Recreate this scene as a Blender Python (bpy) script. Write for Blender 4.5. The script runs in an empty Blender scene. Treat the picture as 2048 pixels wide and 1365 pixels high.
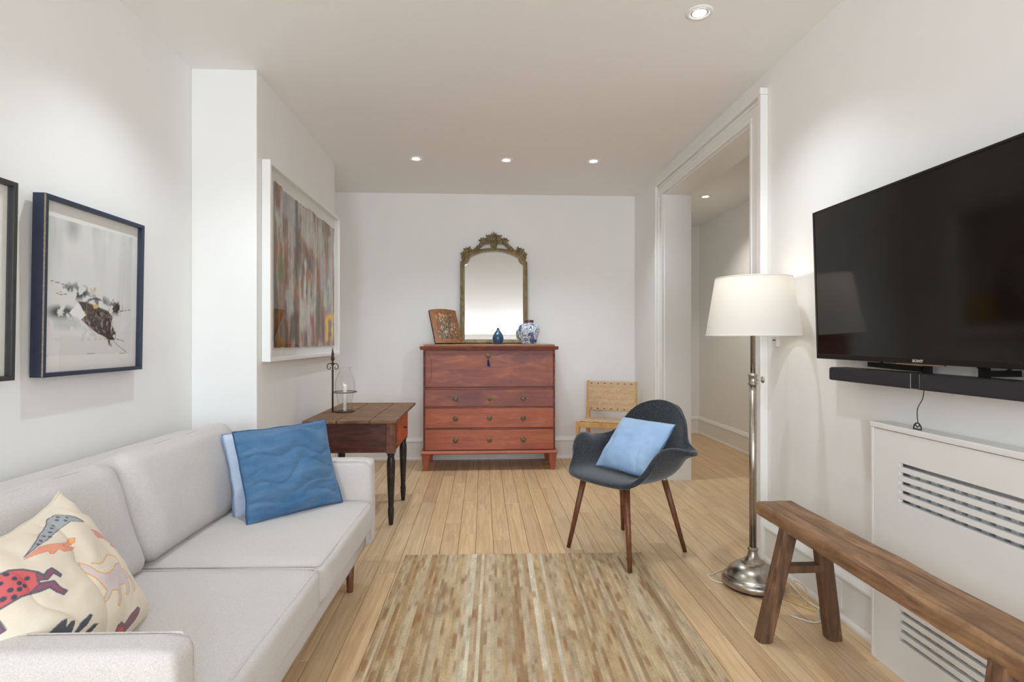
import bpy, bmesh, math, random
import numpy as np
from mathutils import Vector, Matrix, noise

random.seed(7)
rng = np.random.RandomState(11)
scene = bpy.context.scene
COL = scene.collection

# ------------------------------------------------------------------ camera
F_PX, CAM_H, YAW = 1110.0, 1.17, math.atan(59 / 1110.0)
cam_d = bpy.data.cameras.new('camera')
cam_d.sensor_fit = 'HORIZONTAL'
cam_d.sensor_width = 36.0
cam_d.lens = 36.0 * F_PX / 2048
cam_d.shift_y = -2.5 / 2048
cam_d.clip_start = 0.02
cam = bpy.data.objects.new('camera', cam_d)
cam.location = (0, 0, CAM_H)
cam.rotation_euler = (math.pi / 2, 0, -YAW)
COL.objects.link(cam)
scene.camera = cam

# ------------------------------------------------------------------ world, daylight, exposure
w = bpy.data.worlds.new('world')
scene.world = w
w.use_nodes = True
w.node_tree.nodes['Background'].inputs[0].default_value = (0.86, 0.93, 1.0, 1)
w.node_tree.nodes['Background'].inputs[1].default_value = 1.0
scene.view_settings.view_transform = 'Standard'
scene.view_settings.look = 'None'
scene.view_settings.exposure = 0.50
scene.view_settings.gamma = 1.0
scene.view_settings.use_curve_mapping = False
scene.cycles.max_bounces = 14
scene.cycles.diffuse_bounces = 8
scene.cycles.transparent_max_bounces = 16

DOWNLIGHT_W = 28.0
WINDOW_W = 42.0
LAMP_W = 1.0


def daylight(name, x, z, sx, sz, y, power, tilt=0.0, col=(0.82, 0.91, 1.0)):
    d = bpy.data.lights.new(name, 'AREA')
    d.shape = 'RECTANGLE'
    d.size, d.size_y = sx, sz
    d.energy = power
    d.color = col
    o = bpy.data.objects.new(name, d)
    o.location = (x, y, z)
    o.rotation_euler = (math.pi / 2 + tilt, 0, 0)      # -Z of the lamp looks along +Y, into the room
    COL.objects.link(o)


REAR = -2.2
daylight('window_rear_left_offscreen', -0.82, 1.42, 0.80, 1.45, REAR - 0.30, WINDOW_W)
daylight('window_rear_right_offscreen', 0.82, 1.42, 0.80, 1.45, REAR - 0.30, WINDOW_W)


# ------------------------------------------------------------------ helpers: colour and materials
def lin(c):
    return tuple(((v / 255.0) / 12.92 if v / 255.0 <= 0.04045 else ((v / 255.0 + 0.055) / 1.055) ** 2.4) for v in c)


def rgba(c):
    return (*lin(c), 1.0)


def nodes_for(name):
    m = bpy.data.materials.new(name)
    m.use_nodes = True
    nt = m.node_tree
    return m, nt, nt.nodes['Principled BSDF']


def tex_vec(nt, scale=(1, 1, 1), rand=0.0):
    tc = nt.nodes.new('ShaderNodeTexCoord')
    mp = nt.nodes.new('ShaderNodeMapping')
    mp.inputs['Scale'].default_value = scale
    nt.links.new(tc.outputs['Object'], mp.inputs['Vector'])
    if rand:
        oi = nt.nodes.new('ShaderNodeObjectInfo')
        mul = nt.nodes.new('ShaderNodeMath'); mul.operation = 'MULTIPLY'
        mul.inputs[1].default_value = rand
        nt.links.new(oi.outputs['Random'], mul.inputs[0])
        cmb = nt.nodes.new('ShaderNodeCombineXYZ')
        for i in range(3):
            nt.links.new(mul.outputs[0], cmb.inputs[i])
        add = nt.nodes.new('ShaderNodeVectorMath'); add.operation = 'ADD'
        nt.links.new(mp.outputs[0], add.inputs[0]); nt.links.new(cmb.outputs[0], add.inputs[1])
        return add.outputs[0]
    return mp.outputs[0]


def noise_node(nt, vec, scale, detail=4, rough=0.55, dist=0.0):
    n = nt.nodes.new('ShaderNodeTexNoise')
    n.inputs['Scale'].default_value = scale
    n.inputs['Detail'].default_value = detail
    n.inputs['Roughness'].default_value = rough
    n.inputs['Distortion'].default_value = dist
    nt.links.new(vec, n.inputs['Vector'])
    return n.outputs['Fac']


def ramp(nt, fac, stops, interp='LINEAR'):
    r = nt.nodes.new('ShaderNodeValToRGB')
    r.color_ramp.interpolation = interp
    e = r.color_ramp.elements
    while len(e) < len(stops):
        e.new(0.5)
    for i, (p, c) in enumerate(stops):
        e[i].position = p
        e[i].color = c if len(c) == 4 else (*c, 1)
    nt.links.new(fac, r.inputs[0])
    return r.outputs[0]


def mix(nt, fac, a, b, mode='MIX'):
    n = nt.nodes.new('ShaderNodeMix')
    n.data_type = 'RGBA'
    n.blend_type = mode
    for sock, val in ((n.inputs[0], fac), (n.inputs[6], a), (n.inputs[7], b)):
        if hasattr(val, 'links'):
            nt.links.new(val, sock)
        else:
            sock.default_value = val
    return n.outputs[2]


def bump(nt, bsdf, height, strength, dist=0.002):
    b = nt.nodes.new('ShaderNodeBump')
    b.inputs['Strength'].default_value = strength
    b.inputs['Distance'].default_value = dist
    nt.links.new(height, b.inputs['Height'])
    nt.links.new(b.outputs[0], bsdf.inputs['Normal'])


def pbr(name, col, rough=0.5, metal=0.0, var=0.0, vscale=8.0, bmp=0.0, bscale=60.0, spec=None, coat=0.0):
    m, nt, b = nodes_for(name)
    b.inputs['Roughness'].default_value = rough
    b.inputs['Metallic'].default_value = metal
    if spec is not None:
        b.inputs['Specular IOR Level'].default_value = spec
    if coat:
        b.inputs['Coat Weight'].default_value = coat
        b.inputs['Coat Roughness'].default_value = 0.08
    c = lin(col)
    b.inputs['Base Color'].default_value = (*c, 1)
    v = tex_vec(nt)
    if var:
        f = noise_node(nt, v, vscale, 5)
        lo = tuple(max(0, x * (1 - var)) for x in c)
        hi = tuple(min(1, x * (1 + var)) for x in c)
        nt.links.new(ramp(nt, f, [(0.3, lo), (0.7, hi)]), b.inputs['Base Color'])
    if bmp:
        bump(nt, b, noise_node(nt, v, bscale, 4), bmp)
    return m


def wood(name, dark, light, scale=(40, 3, 40), rough=0.5, bmp=0.3, wear=None, wear_scale=5.0, wear_lo=0.5,
         wear_hi=0.7, contrast=(0.35, 0.68), rand=0.0, tone=None):
    m, nt, b = nodes_for(name)
    b.inputs['Roughness'].default_value = rough
    v = tex_vec(nt, scale, rand)
    f = noise_node(nt, v, 1.0, 7, 0.62, 1.2)
    c = ramp(nt, f, [(contrast[0], lin(dark)), (contrast[1], lin(light))])
    if wear:
        v2 = tex_vec(nt, (1, 1, 1), rand)
        f2 = noise_node(nt, v2, wear_scale, 6, 0.65, 0.4)
        c = mix(nt, ramp(nt, f2, [(wear_lo, (0, 0, 0)), (wear_hi, (1, 1, 1))]), c, rgba(wear))
    if tone:
        oi = nt.nodes.new('ShaderNodeObjectInfo')
        t = ramp(nt, oi.outputs['Random'], [(i / (len(tone) - 1), lin_mul(x)) for i, x in enumerate(tone)])
        c = mix(nt, 1.0, c, t, 'MULTIPLY')
    nt.links.new(c, b.inputs['Base Color'])
    if bmp:
        bump(nt, b, f, bmp, 0.0015)
    return m


def lin_mul(c):
    return (*c, 1)


def fabric(name, c1, c2, scale=900.0, bmp=0.5, mottled=0.0, mscale=6.0, mcol=None, rough=0.9, sheen=0.2, stretch=(1, 1, 1)):
    m, nt, b = nodes_for(name)
    b.inputs['Roughness'].default_value = rough
    b.inputs['Specular IOR Level'].default_value = 0.15
    b.inputs['Sheen Weight'].default_value = sheen
    v = tex_vec(nt)
    f = noise_node(nt, v, scale, 3, 0.7)
    c = ramp(nt, f, [(0.35, lin(c1)), (0.65, lin(c2))])
    if mcol:
        f2 = noise_node(nt, tex_vec(nt, stretch), mscale, 5, 0.6, 0.5)
        c = mix(nt, ramp(nt, f2, [(0.35, (0, 0, 0)), (0.75, (mottled,) * 3)]), c, rgba(mcol))
    nt.links.new(c, b.inputs['Base Color'])
    bump(nt, b, f, bmp, 0.001)
    return m


def vcol_mat(name, rough=0.8, grain=0.0, gscale=300.0, bmp=0.0, spec=0.3):
    m, nt, b = nodes_for(name)
    b.inputs['Roughness'].default_value = rough
    b.inputs['Specular IOR Level'].default_value = spec
    a = nt.nodes.new('ShaderNodeVertexColor')
    a.layer_name = 'Col'
    c = a.outputs['Color']
    v = tex_vec(nt)
    f = noise_node(nt, v, gscale, 4, 0.65)
    if grain:
        c = mix(nt, 1.0, c, ramp(nt, f, [(0.3, (1 - grain,) * 3), (0.7, (1, 1, 1))]), 'MULTIPLY')
    nt.links.new(c, b.inputs['Base Color'])
    if bmp:
        bump(nt, b, f, bmp, 0.002)
    return m


def glass_pane(name, refl=0.06, tint=(1, 1, 1)):
    m, nt, b = nodes_for(name)
    nt.nodes.remove(b)
    out = nt.nodes['Material Output']
    tr = nt.nodes.new('ShaderNodeBsdfTransparent'); tr.inputs[0].default_value = (*tint, 1)
    gl = nt.nodes.new('ShaderNodeBsdfGlossy'); gl.inputs['Roughness'].default_value = 0.02
    lw = nt.nodes.new('ShaderNodeLayerWeight'); lw.inputs[0].default_value = 0.5
    pw = nt.nodes.new('ShaderNodeMath'); pw.operation = 'POWER'; pw.inputs[1].default_value = 4.0
    nt.links.new(lw.outputs['Facing'], pw.inputs[0])
    fr = nt.nodes.new('ShaderNodeMath'); fr.operation = 'MULTIPLY_ADD'
    fr.inputs[1].default_value = 0.35; fr.inputs[2].default_value = refl * 0.5
    nt.links.new(pw.outputs[0], fr.inputs[0])
    ms = nt.nodes.new('ShaderNodeMixShader')
    nt.links.new(fr.outputs[0], ms.inputs[0])
    nt.links.new(tr.outputs[0], ms.inputs[1]); nt.links.new(gl.outputs[0], ms.inputs[2])
    nt.links.new(ms.outputs[0], out.inputs['Surface'])
    return m


def emit(name, col, strength):
    m, nt, b = nodes_for(name)
    b.inputs['Base Color'].default_value = (*col, 1)
    b.inputs['Emission Color'].default_value = (*col, 1)
    b.inputs['Emission Strength'].default_value = strength
    return m


# ------------------------------------------------------------------ helpers: geometry
class G:
    def __init__(self):
        self.v, self.f = [], []

    def add(self, vs, fs):
        o = len(self.v)
        self.v += [tuple(p) for p in vs]
        self.f += [tuple(i + o for i in q) for q in fs]
        return self

    def hexa(self, p):
        return self.add(p, [(0, 3, 2, 1), (4, 5, 6, 7), (0, 1, 5, 4), (1, 2, 6, 5), (2, 3, 7, 6), (3, 0, 4, 7)])

    def box(self, x0, x1, y0, y1, z0, z1):
        return self.hexa([(x0, y0, z0), (x1, y0, z0), (x1, y1, z0), (x0, y1, z0),
                          (x0, y0, z1), (x1, y0, z1), (x1, y1, z1), (x0, y1, z1)])

    def bar(self, p0, p1, w0, d0, w1=None, d1=None, side=(1, 0, 0)):
        """square bar from p0 to p1; w along `side`, d across it"""
        w1 = w0 if w1 is None else w1
        d1 = d0 if d1 is None else d1
        p0, p1 = Vector(p0), Vector(p1)
        t = (p1 - p0).normalized()
        s = Vector(side); s = (s - t * s.dot(t)).normalized()
        n = t.cross(s)
        ps = []
        for p, ww, dd in ((p0, w0, d0), (p1, w1, d1)):
            for a, b in ((-1, -1), (1, -1), (1, 1), (-1, 1)):
                ps.append(p + s * (a * ww / 2) + n * (b * dd / 2))
        return self.hexa(ps)

    def lathe(self, prof, c=(0, 0, 0), n=32, axis='z', closed=False):
        vs, fs = [], []
        for r, h in prof:
            for k in range(n):
                a = 2 * math.pi * k / n
                x, y = r * math.cos(a), r * math.sin(a)
                p = {'z': (x, y, h), 'y': (x, h, y), 'x': (h, x, y)}[axis]
                vs.append((p[0] + c[0], p[1] + c[1], p[2] + c[2]))
        m = len(prof)
        for i in range(m if closed else m - 1):
            j = (i + 1) % m
            for k in range(n):
                k2 = (k + 1) % n
                fs.append((i * n + k, i * n + k2, j * n + k2, j * n + k))
        if not closed:
            if prof[0][0] > 1e-6:
                fs.append(tuple(range(n)))
            if prof[-1][0] > 1e-6:
                fs.append(tuple((m - 1) * n + k for k in range(n)))
        return self.add(vs, fs)

    def tube(self, pts, r, n=8, closed=False, r_end=None):
        pts = [Vector(p) for p in pts]
        m = len(pts)
        vs, fs = [], []
        prev = None
        for i, p in enumerate(pts):
            if closed:
                t = pts[(i + 1) % m] - pts[i - 1]
            else:
                t = pts[min(i + 1, m - 1)] - pts[max(i - 1, 0)]
            t.normalize()
            if prev is None:
                a = Vector((0, 0, 1)) if abs(t.z) < 0.9 else Vector((1, 0, 0))
                u = t.cross(a).normalized()
            else:
                u = (prev - t * prev.dot(t)).normalized()
            prev = u
            q = t.cross(u)
            rr = r if r_end is None else r + (r_end - r) * i / (m - 1)
            for k in range(n):
                a = 2 * math.pi * k / n
                vs.append(p + u * (rr * math.cos(a)) + q * (rr * math.sin(a)))
        for i in range(m if closed else m - 1):
            j = (i + 1) % m
            for k in range(n):
                k2 = (k + 1) % n
                fs.append((i * n + k, i * n + k2, j * n + k2, j * n + k))
        if not closed:
            fs.append(tuple(range(n)))
            fs.append(tuple((m - 1) * n + k for k in range(n)))
        return self.add(vs, fs)

    def prism(self, poly, a0, a1, plane='xz'):
        def pt(u, v, w):
            return {'xz': (u, w, v), 'xy': (u, v, w), 'yz': (w, u, v)}[plane]
        n = len(poly)
        vs = [pt(u, v, a0) for u, v in poly] + [pt(u, v, a1) for u, v in poly]
        fs = [tuple(range(n)), tuple(range(n, 2 * n))]
        for i in range(n):
            j = (i + 1) % n
            fs.append((i, j, n + j, n + i))
        return self.add(vs, fs)

    def ball(self, c, r, sx=1, sy=1, sz=1, n=10, m=7):
        prof = [(max(1e-4, math.sin(math.pi * i / m)), -math.cos(math.pi * i / m)) for i in range(m + 1)]
        vs, fs = [], []
        for a, h in prof:
            for k in range(n):
                t = 2 * math.pi * k / n
                vs.append((c[0] + r * sx * a * math.cos(t), c[1] + r * sy * a * math.sin(t), c[2] + r * sz * h))
        for i in range(m):
            for k in range(n):
                k2 = (k + 1) % n
                fs.append((i * n + k, i * n + k2, (i + 1) * n + k2, (i + 1) * n + k))
        return self.add(vs, fs)

    def mesh(self, name, smooth=False, recalc=True):
        me = bpy.data.meshes.new(name)
        me.from_pydata(self.v, [], self.f)
        if recalc:
            bm = bmesh.new(); bm.from_mesh(me)
            bmesh.ops.recalc_face_normals(bm, faces=bm.faces)
            bm.to_mesh(me); bm.free()
        if smooth:
            me.polygons.foreach_set('use_smooth', [True] * len(me.polygons))
        return me

    def build(self, name, m, parent=None, smooth=False, bevel=0.0, seg=2, sub=0, recalc=True, angle=None):
        me = self.mesh(name, smooth, recalc)
        if angle:
            smooth_by_angle(me, angle)
        return link(name, me, m, parent, bevel, seg, sub, smooth)


def link(name, me, m, parent=None, bevel=0.0, seg=2, sub=0, smooth=False):
    if m is not None and not me.materials:
        me.materials.append(m)
    o = bpy.data.objects.new(name, me)
    COL.objects.link(o)
    if parent is not None:
        o.parent = parent
    if bevel:
        b = o.modifiers.new('bevel', 'BEVEL')
        b.width = bevel; b.segments = seg; b.limit_method = 'ANGLE'; b.angle_limit = math.radians(35)
        b.harden_normals = False
    if sub:
        s = o.modifiers.new('subsurf', 'SUBSURF'); s.levels = sub; s.render_levels = sub
    return o


def smooth_by_angle(me, deg=35):
    me.polygons.foreach_set('use_smooth', [True] * len(me.polygons))
    bm = bmesh.new(); bm.from_mesh(me)
    lim = math.radians(deg)
    for e in bm.edges:
        if len(e.link_faces) == 2 and e.calc_face_angle(0) > lim:
            e.smooth = False
    bm.to_mesh(me); bm.free()


def tag(o, label, cat, group=None):
    o['label'] = label
    o['category'] = cat
    if group:
        o['group'] = group
    return o


def thing(name, label, cat, loc=(0, 0, 0), rz=0.0, group=None):
    o = bpy.data.objects.new(name, None)
    o.empty_display_size = 0.05
    COL.objects.link(o)
    o.location = loc
    o.rotation_euler = (0, 0, rz)
    return tag(o, label, cat, group)


def struct(o, label=None):
    o['kind'] = 'structure'
    if label:
        o['label'] = label
    return o


def set_cols(me, cols):
    a = me.color_attributes.new('Col', 'FLOAT_COLOR', 'POINT')
    arr = np.ones((len(me.vertices), 4), dtype=np.float32)
    arr[:, :3] = cols
    a.data.foreach_set('color', arr.ravel())


def rounded_box(sx, sy, sz, r, n=10, crown=0.0, crown_side=0.0, wob=0.0, seed=0.0, crown_bottom=0.0):
    """soft cushion block centred on x,y with its base at z = 0"""
    bm = bmesh.new()
    bmesh.ops.create_cube(bm, size=2.0)
    bmesh.ops.subdivide_edges(bm, edges=bm.edges[:], cuts=n, use_grid_fill=True)
    hx, hy, hz = sx / 2, sy / 2, sz / 2
    for v in bm.verts:
        u = v.co.copy()
        p = Vector((u.x * hx, u.y * hy, u.z * hz))
        c = Vector((max(-hx + r, min(hx - r, p.x)), max(-hy + r, min(hy - r, p.y)), max(-hz + r, min(hz - r, p.z))))
        d = p - c
        if d.length > 1e-6:
            p = c + d.normalized() * min(r, d.length if d.length < r else r)
        kx, ky, kz = 1 - u.x ** 2, 1 - u.y ** 2, 1 - u.z ** 2
        p.z += (crown if u.z > 0 else -crown_bottom) * abs(u.z) * kx ** 0.6 * ky ** 0.6
        p.x += crown_side * u.x * ky ** 0.6 * kz
        p.y += crown_side * u.y * kx ** 0.6 * kz
        if wob:
            q = p * 7 + Vector((seed, seed * 1.7, 0))
            p += noise.noise_vector(q) * wob
            p += noise.noise_vector(q * 2.7) * wob * 0.4
        p.z += hz
        v.co = p
    me = bpy.data.meshes.new('cushion')
    bm.to_mesh(me); bm.free()
    me.polygons.foreach_set('use_smooth', [True] * len(me.polygons))
    return me


def px(X, Y, Z):
    """where a point of the room falls in the photograph (2048 x 1365), used to lay printed shapes on flat things"""
    u = math.cos(YAW) * X - math.sin(YAW) * Y
    d = math.sin(YAW) * X + math.cos(YAW) * Y
    return 1024 + F_PX * u / d, 680 - F_PX * (Z - CAM_H) / d


def homography(src, dst):
    A, b = [], []
    for (x, y), (u, v) in zip(src, dst):
        A.append([x, y, 1, 0, 0, 0, -u * x, -u * y]); b.append(u)
        A.append([0, 0, 0, x, y, 1, -v * x, -v * y]); b.append(v)
    h = np.append(np.linalg.solve(np.array(A), np.array(b)), 1).reshape(3, 3)

    def f(pts):
        p = np.c_[np.array(pts, float), np.ones(len(pts))] @ h.T
        return p[:, :2] / p[:, 2:]
    return f


# painting on a grid of points: U, V are flat arrays
class Paint:
    def __init__(self, U, V, base):
        self.U, self.V = U, V
        self.c = np.ones((len(U), 3)) * np.array(lin(base))

    def blend(self, mask, col, a=1.0):
        m = np.clip(mask * a, 0, 1)[:, None]
        self.c = self.c * (1 - m) + np.array(lin(col)) * m

    def poly(self, pts, col, a=1.0):
        p = np.array(pts)
        inside = np.zeros(len(self.U), bool)
        n = len(p)
        for i in range(n):
            x0, y0 = p[i]; x1, y1 = p[(i + 1) % n]
            c = (y0 > self.V) != (y1 > self.V)
            with np.errstate(divide='ignore', invalid='ignore'):
                xi = (x1 - x0) * (self.V - y0) / (y1 - y0 + 1e-12) + x0
            inside ^= c & (self.U < xi)
        self.blend(inside.astype(float), col, a)
        return inside

    def line(self, pts, wd, col, a=1.0, closed=False):
        p = [np.array(q, float) for q in pts]
        if closed:
            p.append(p[0])
        best = np.full(len(self.U), 9e9)
        for a0, b0 in zip(p[:-1], p[1:]):
            d = b0 - a0
            L = max(1e-12, d @ d)
            t = np.clip(((self.U - a0[0]) * d[0] + (self.V - a0[1]) * d[1]) / L, 0, 1)
            best = np.minimum(best, np.hypot(self.U - a0[0] - t * d[0], self.V - a0[1] - t * d[1]))
        self.blend(np.clip((wd - best) / (wd * 0.4) + 0.5, 0, 1), col, a)

    def dot(self, x, y, r, col, a=1.0, ry=None):
        d = np.hypot((self.U - x) / r, (self.V - y) / (ry or r))
        self.blend(np.clip((1 - d) * 4, 0, 1), col, a)


def fbm(U, V, su, sv, seed, octaves=4):
    out = np.zeros(len(U))
    amp = 1.0
    for o in range(octaves):
        k = 2 ** o
        out += amp * np.array([noise.noise((u * su * k + seed, v * sv * k - seed, seed * 0.37)) for u, v in zip(U, V)])
        amp *= 0.55
    return out


# ------------------------------------------------------------------ shared materials
M = {}
M['wall'] = pbr('white_wall_paint', (241, 241, 240), 0.6, var=0.012, vscale=3, bmp=0.04, bscale=140)
M['ceil'] = pbr('white_ceiling_paint', (243, 242, 240), 0.7, bmp=0.03, bscale=120)
M['hallwall'] = M['wall']
M['trim'] = pbr('white_trim_gloss', (238, 238, 236), 0.3, bmp=0.02, bscale=40)
M['plank'] = wood('oak_floorboard', (192, 160, 121), (229, 201, 161), (46, 2.2, 40), 0.42, 0.12, rand=60.0,
                  contrast=(0.3, 0.72), tone=[(0.78, 0.75, 0.73), (1, .98, .94), (0.92, 0.92, 0.92), (1.0, 1.0, 1.0), (0.97, 0.93, 0.87), (1.05, 1.05, 1.03)])
M['subfloor'] = pbr('subfloor_wood', (128, 96, 64), 0.9)
M['linen'] = fabric('oatmeal_linen', (192, 187, 184), (219, 214, 211), 420, 0.55, 0.35, 3.0, (208, 206, 206))
M['seam'] = fabric('linen_seam', (192, 187, 184), (219, 214, 211), 500, 0.3)
M['walnut'] = wood('walnut', (84, 48, 30), (132, 82, 52), (60, 60, 5), 0.42, 0.1)
M['white_frame'] = pbr('white_lacquer', (240, 240, 238), 0.35)
M['mat'] = pbr('paper_mat', (236, 235, 231), 0.85, bmp=0.05, bscale=300)
M['pane'] = glass_pane('clear_pane')
M['brass'] = pbr('aged_brass', (120, 106, 78), 0.42, 0.8, var=0.25, vscale=60)
M['iron'] = pbr('rusty_iron', (74, 58, 47), 0.6, 0.6, var=0.4, vscale=40, bmp=0.3, bscale=200)
M['black'] = pbr('black_plastic', (22, 21, 22), 0.42)
M['steel'] = pbr('black_steel', (26, 26, 28), 0.5, 0.5)

# ------------------------------------------------------------------ room shell
XL, XR, XC, YB, ZC = -1.53, 1.515, -1.193, 5.459, 2.60
CH0, CH1 = 3.005, 4.555                         # chimney breast
DO0, DO1, DOH, XR2 = 3.02, 4.55, 2.39, 1.735    # cased opening in the right wall
HX, HY, HN = 2.715, 6.83, 0.8                   # hall beyond

floor = struct(G().box(XL - .2, HX + .2, REAR - .2, HY + .2, -0.2, -0.012).build('floor', M['subfloor']),
               'pale oak strip floor running towards the chest')
PW = 0.0995
pm = G()
g_, c_ = 0.0009, 0.0022
pm.add([(-PW / 2 + g_, 0, -.012), (PW / 2 - g_, 0, -.012), (PW / 2 - g_, 1, -.012), (-PW / 2 + g_, 1, -.012),
        (-PW / 2 + g_, 0.001, -c_ * .6), (PW / 2 - g_, 0.001, -c_ * .6), (PW / 2 - g_, .999, -c_ * .6), (-PW / 2 + g_, .999, -c_ * .6),
        (-PW / 2 + c_, .0025, 0), (PW / 2 - c_, .0025, 0), (PW / 2 - c_, .9975, 0), (-PW / 2 + c_, .9975, 0)],
       [(3, 2, 1, 0), (0, 1, 5, 4), (1, 2, 6, 5), (2, 3, 7, 6), (3, 0, 4, 7), (4, 5, 9, 8), (5, 6, 10, 9), (6, 7, 11, 10), (7, 4, 8, 11), (8, 9, 10, 11)])
plank_me = pm.mesh('plank')
plank_me.materials.append(M['plank'])


def plank_row(x, y0, y1, lo, hi):
    y = y0
    while y < y1 - 0.02:
        L = random.uniform(lo, hi)
        if y == y0:
            L *= random.uniform(0.35, 1.0)
        if y + L > y1 - 0.3:
            L = y1 - y
        o = bpy.data.objects.new('plank', plank_me)
        COL.objects.link(o)
        o.parent = floor
        o.location = (x, y, 0)
        o.scale = (1, L, 1)
        y += L


nrow = int(math.ceil((XR2 - XL) / PW))
for i in range(nrow):
    x = XL + PW * (i + 0.5)
    if x < -1.25:
        plank_row(x, REAR, YB, 1.6, 3.0)
    elif x < 1.56:
        plank_row(x, REAR, 1.35, 2.2, 3.2)
        plank_row(x, 1.35, YB, 0.6, 1.5)
    else:
        plank_row(x, 2.2, 5.2, 0.8, 1.6)
for i in range(11):
    plank_row(XL + PW * (nrow + i + 0.5), 2.2, HY, 1.0, 2.2)

ceiling = struct(G().box(XL - .2, HX + .2, REAR - .2, HY + .2, ZC, ZC + .15).build('ceiling', M['ceil']), 'smooth white ceiling with recessed spots')
struct(G().box(XL - .2, XL, REAR - .2, YB + .2, 0, ZC).build('wall_left', M['wall']), 'plain white wall behind the sofa')
struct(G().box(XL, XC, CH0, CH1, 0, ZC).build('wall_chimney', M['wall'], bevel=0.004), 'white chimney breast projecting from the left wall')
struct(G().box(XL, XR2, YB, YB + .15, 0, ZC).build('wall_back', M['wall']), 'white wall behind the chest')
wr = G().box(XR, XR2, REAR - .2, DO0, 0, ZC).box(XR, XR2, DO1, YB, 0, ZC).box(XR, XR2, DO0, DO1, DOH, ZC)
struct(wr.build('wall_right', M['wall']), 'white wall with the wide cased opening')
struct(G().box(HX, HX + .15, HN - .2, HY + .2, 0, ZC).build('wall_hall_side', M['hallwall']), 'warm white hall wall seen through the opening')
struct(G().box(XR2, HX, HY, HY + .15, 0, ZC).build('wall_hall_end', M['hallwall']))
struct(G().box(XR2, HX, HN - .15, HN, 0, ZC).build('wall_hall_near', M['hallwall']))
struct(G().box(XR2 - .05, XR2, YB + .15, HY, 0, ZC).build('wall_hall_left', M['hallwall']))
# rear wall with two windows (behind the photographer)
WZ0, WZ1 = 0.65, 2.20
wins = [(-1.25, -0.39), (0.39, 1.25)]
rw = G().box(XL, wins[0][0], REAR - .2, REAR, 0, ZC).box(wins[0][1], wins[1][0], REAR - .2, REAR, 0, ZC)
rw.box(wins[1][1], XR, REAR - .2, REAR, 0, ZC)
for a, b in wins:
    rw.box(a, b, REAR - .2, REAR, 0, WZ0).box(a, b, REAR - .2, REAR, WZ1, ZC)
struct(rw.build('wall_rear', M['wall']))
for i, (a, b) in enumerate(wins):
    fr = G().box(a, a + .05, REAR - .14, REAR - .09, WZ0, WZ1).box(b - .05, b, REAR - .14, REAR - .09, WZ0, WZ1)
    fr.box(a, b, REAR - .14, REAR - .09, WZ0, WZ0 + .06).box(a, b, REAR - .14, REAR - .09, WZ1 - .05, WZ1)
    fr.box(a, b, REAR - .14, REAR - .09, 1.40, 1.45)
    wo = struct(fr.build('window_%d' % (i + 1), M['trim']), 'white sash window behind the camera')
    G().box(a + .04, b - .04, REAR - .118, REAR - .112, WZ0 + .05, 1.42).build('pane', M['pane'], wo)
    G().box(a + .04, b - .04, REAR - .118, REAR - .112, 1.42, WZ1 - .04).build('pane', M['pane'], wo)
    G().box(a - .04, b + .04, REAR - .02, REAR + .06, WZ0 - .03, WZ0).build('window_sill', M['trim'], wo, bevel=.005)


# baseboards: profile (out from wall, z)
BP = [(0, 0), (.026, 0), (.026, .012), (.022, .022), (.019, .028), (.019, .168), (.024, .174), (.024, .182), (.016, .196), (.010, .205), (.006, .214), (0, .216)]


def base_run(g, p0, p1, nrm):
    vs = []
    for p in (p0, p1):
        for o, z in BP:
            vs.append((p[0] + nrm[0] * o, p[1] + nrm[1] * o, z))
    n = len(BP)
    fs = [tuple(range(n)), tuple(range(n, 2 * n))]
    for i in range(n):
        j = (i + 1) % n
        fs.append((i, j, n + j, n + i))
    g.add(vs, fs)


def baseboard(name, runs):
    g = G()
    for r in runs:
        base_run(g, *r)
    return struct(g.build(name, M['trim']), 'white moulded baseboard')


RC0, RC1, RCX, RCH = 0.55, 1.990, 1.443, 0.868   # radiator cover
baseboard('baseboard_back', [((XL, YB), (XR, YB), (0, -1))])
baseboard('baseboard_right', [((XR, RC1), (XR, DO0 - .15), (-1, 0)), ((XR, DO1 + .15), (XR, YB), (-1, 0)), ((XR, REAR), (XR, RC0), (-1, 0))])
baseboard('baseboard_left', [((XL, REAR), (XL, CH0), (1, 0)), ((XL, CH1), (XL, YB), (1, 0))])
baseboard('baseboard_chimney', [((XL, CH0), (XC, CH0), (0, -1)), ((XC, CH0), (XC, CH1), (1, 0)), ((XC, CH1), (XL, CH1), (0, 1))])
baseboard('baseboard_hall', [((HX, HN), (HX, HY), (-1, 0)), ((XR2, HY), (HX, HY), (0, -1))])

# cased opening
tr = struct(G().box(XR - .002, XR2 + .002, DO0 - .001, DO0 + .012, 0, DOH - .012).box(XR - .002, XR2 + .002, DO1 - .012, DO1 + .001, 0, DOH - .012)
            .box(XR - .002, XR2 + .002, DO0, DO1, DOH - .012, DOH + .001).build('trim_1', M['trim'], bevel=.001),
            'wide white cased opening into the hall')
CW = 0.15
for (inner, sgn) in ((DO0, -1), (DO1, 1)):
    def yy(a, b):
        return tuple(sorted((inner + sgn * a, inner + sgn * b)))
    G().box(XR - .020, XR, *yy(-.004, CW - .034), 0, DOH - .004).build('casing_board', M['trim'], tr, bevel=.002)
    G().box(XR - .027, XR - .018, *yy(-.006, .014), 0, DOH - .007).build('casing_bead', M['trim'], tr, bevel=.003)
    G().box(XR - .030, XR - .018, *yy(.078, .092), 0, DOH - .007).build('casing_bead', M['trim'], tr, bevel=.003)
    G().box(XR - .042, XR, *yy(CW - .034, CW), 0, DOH + .086).build('casing_backband', M['trim'], tr, bevel=.005)
G().box(XR - .020, XR, DO0 - CW + .034, DO1 + CW - .034, DOH - .004, DOH + .086).build('casing_board', M['trim'], tr, bevel=.002)
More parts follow.
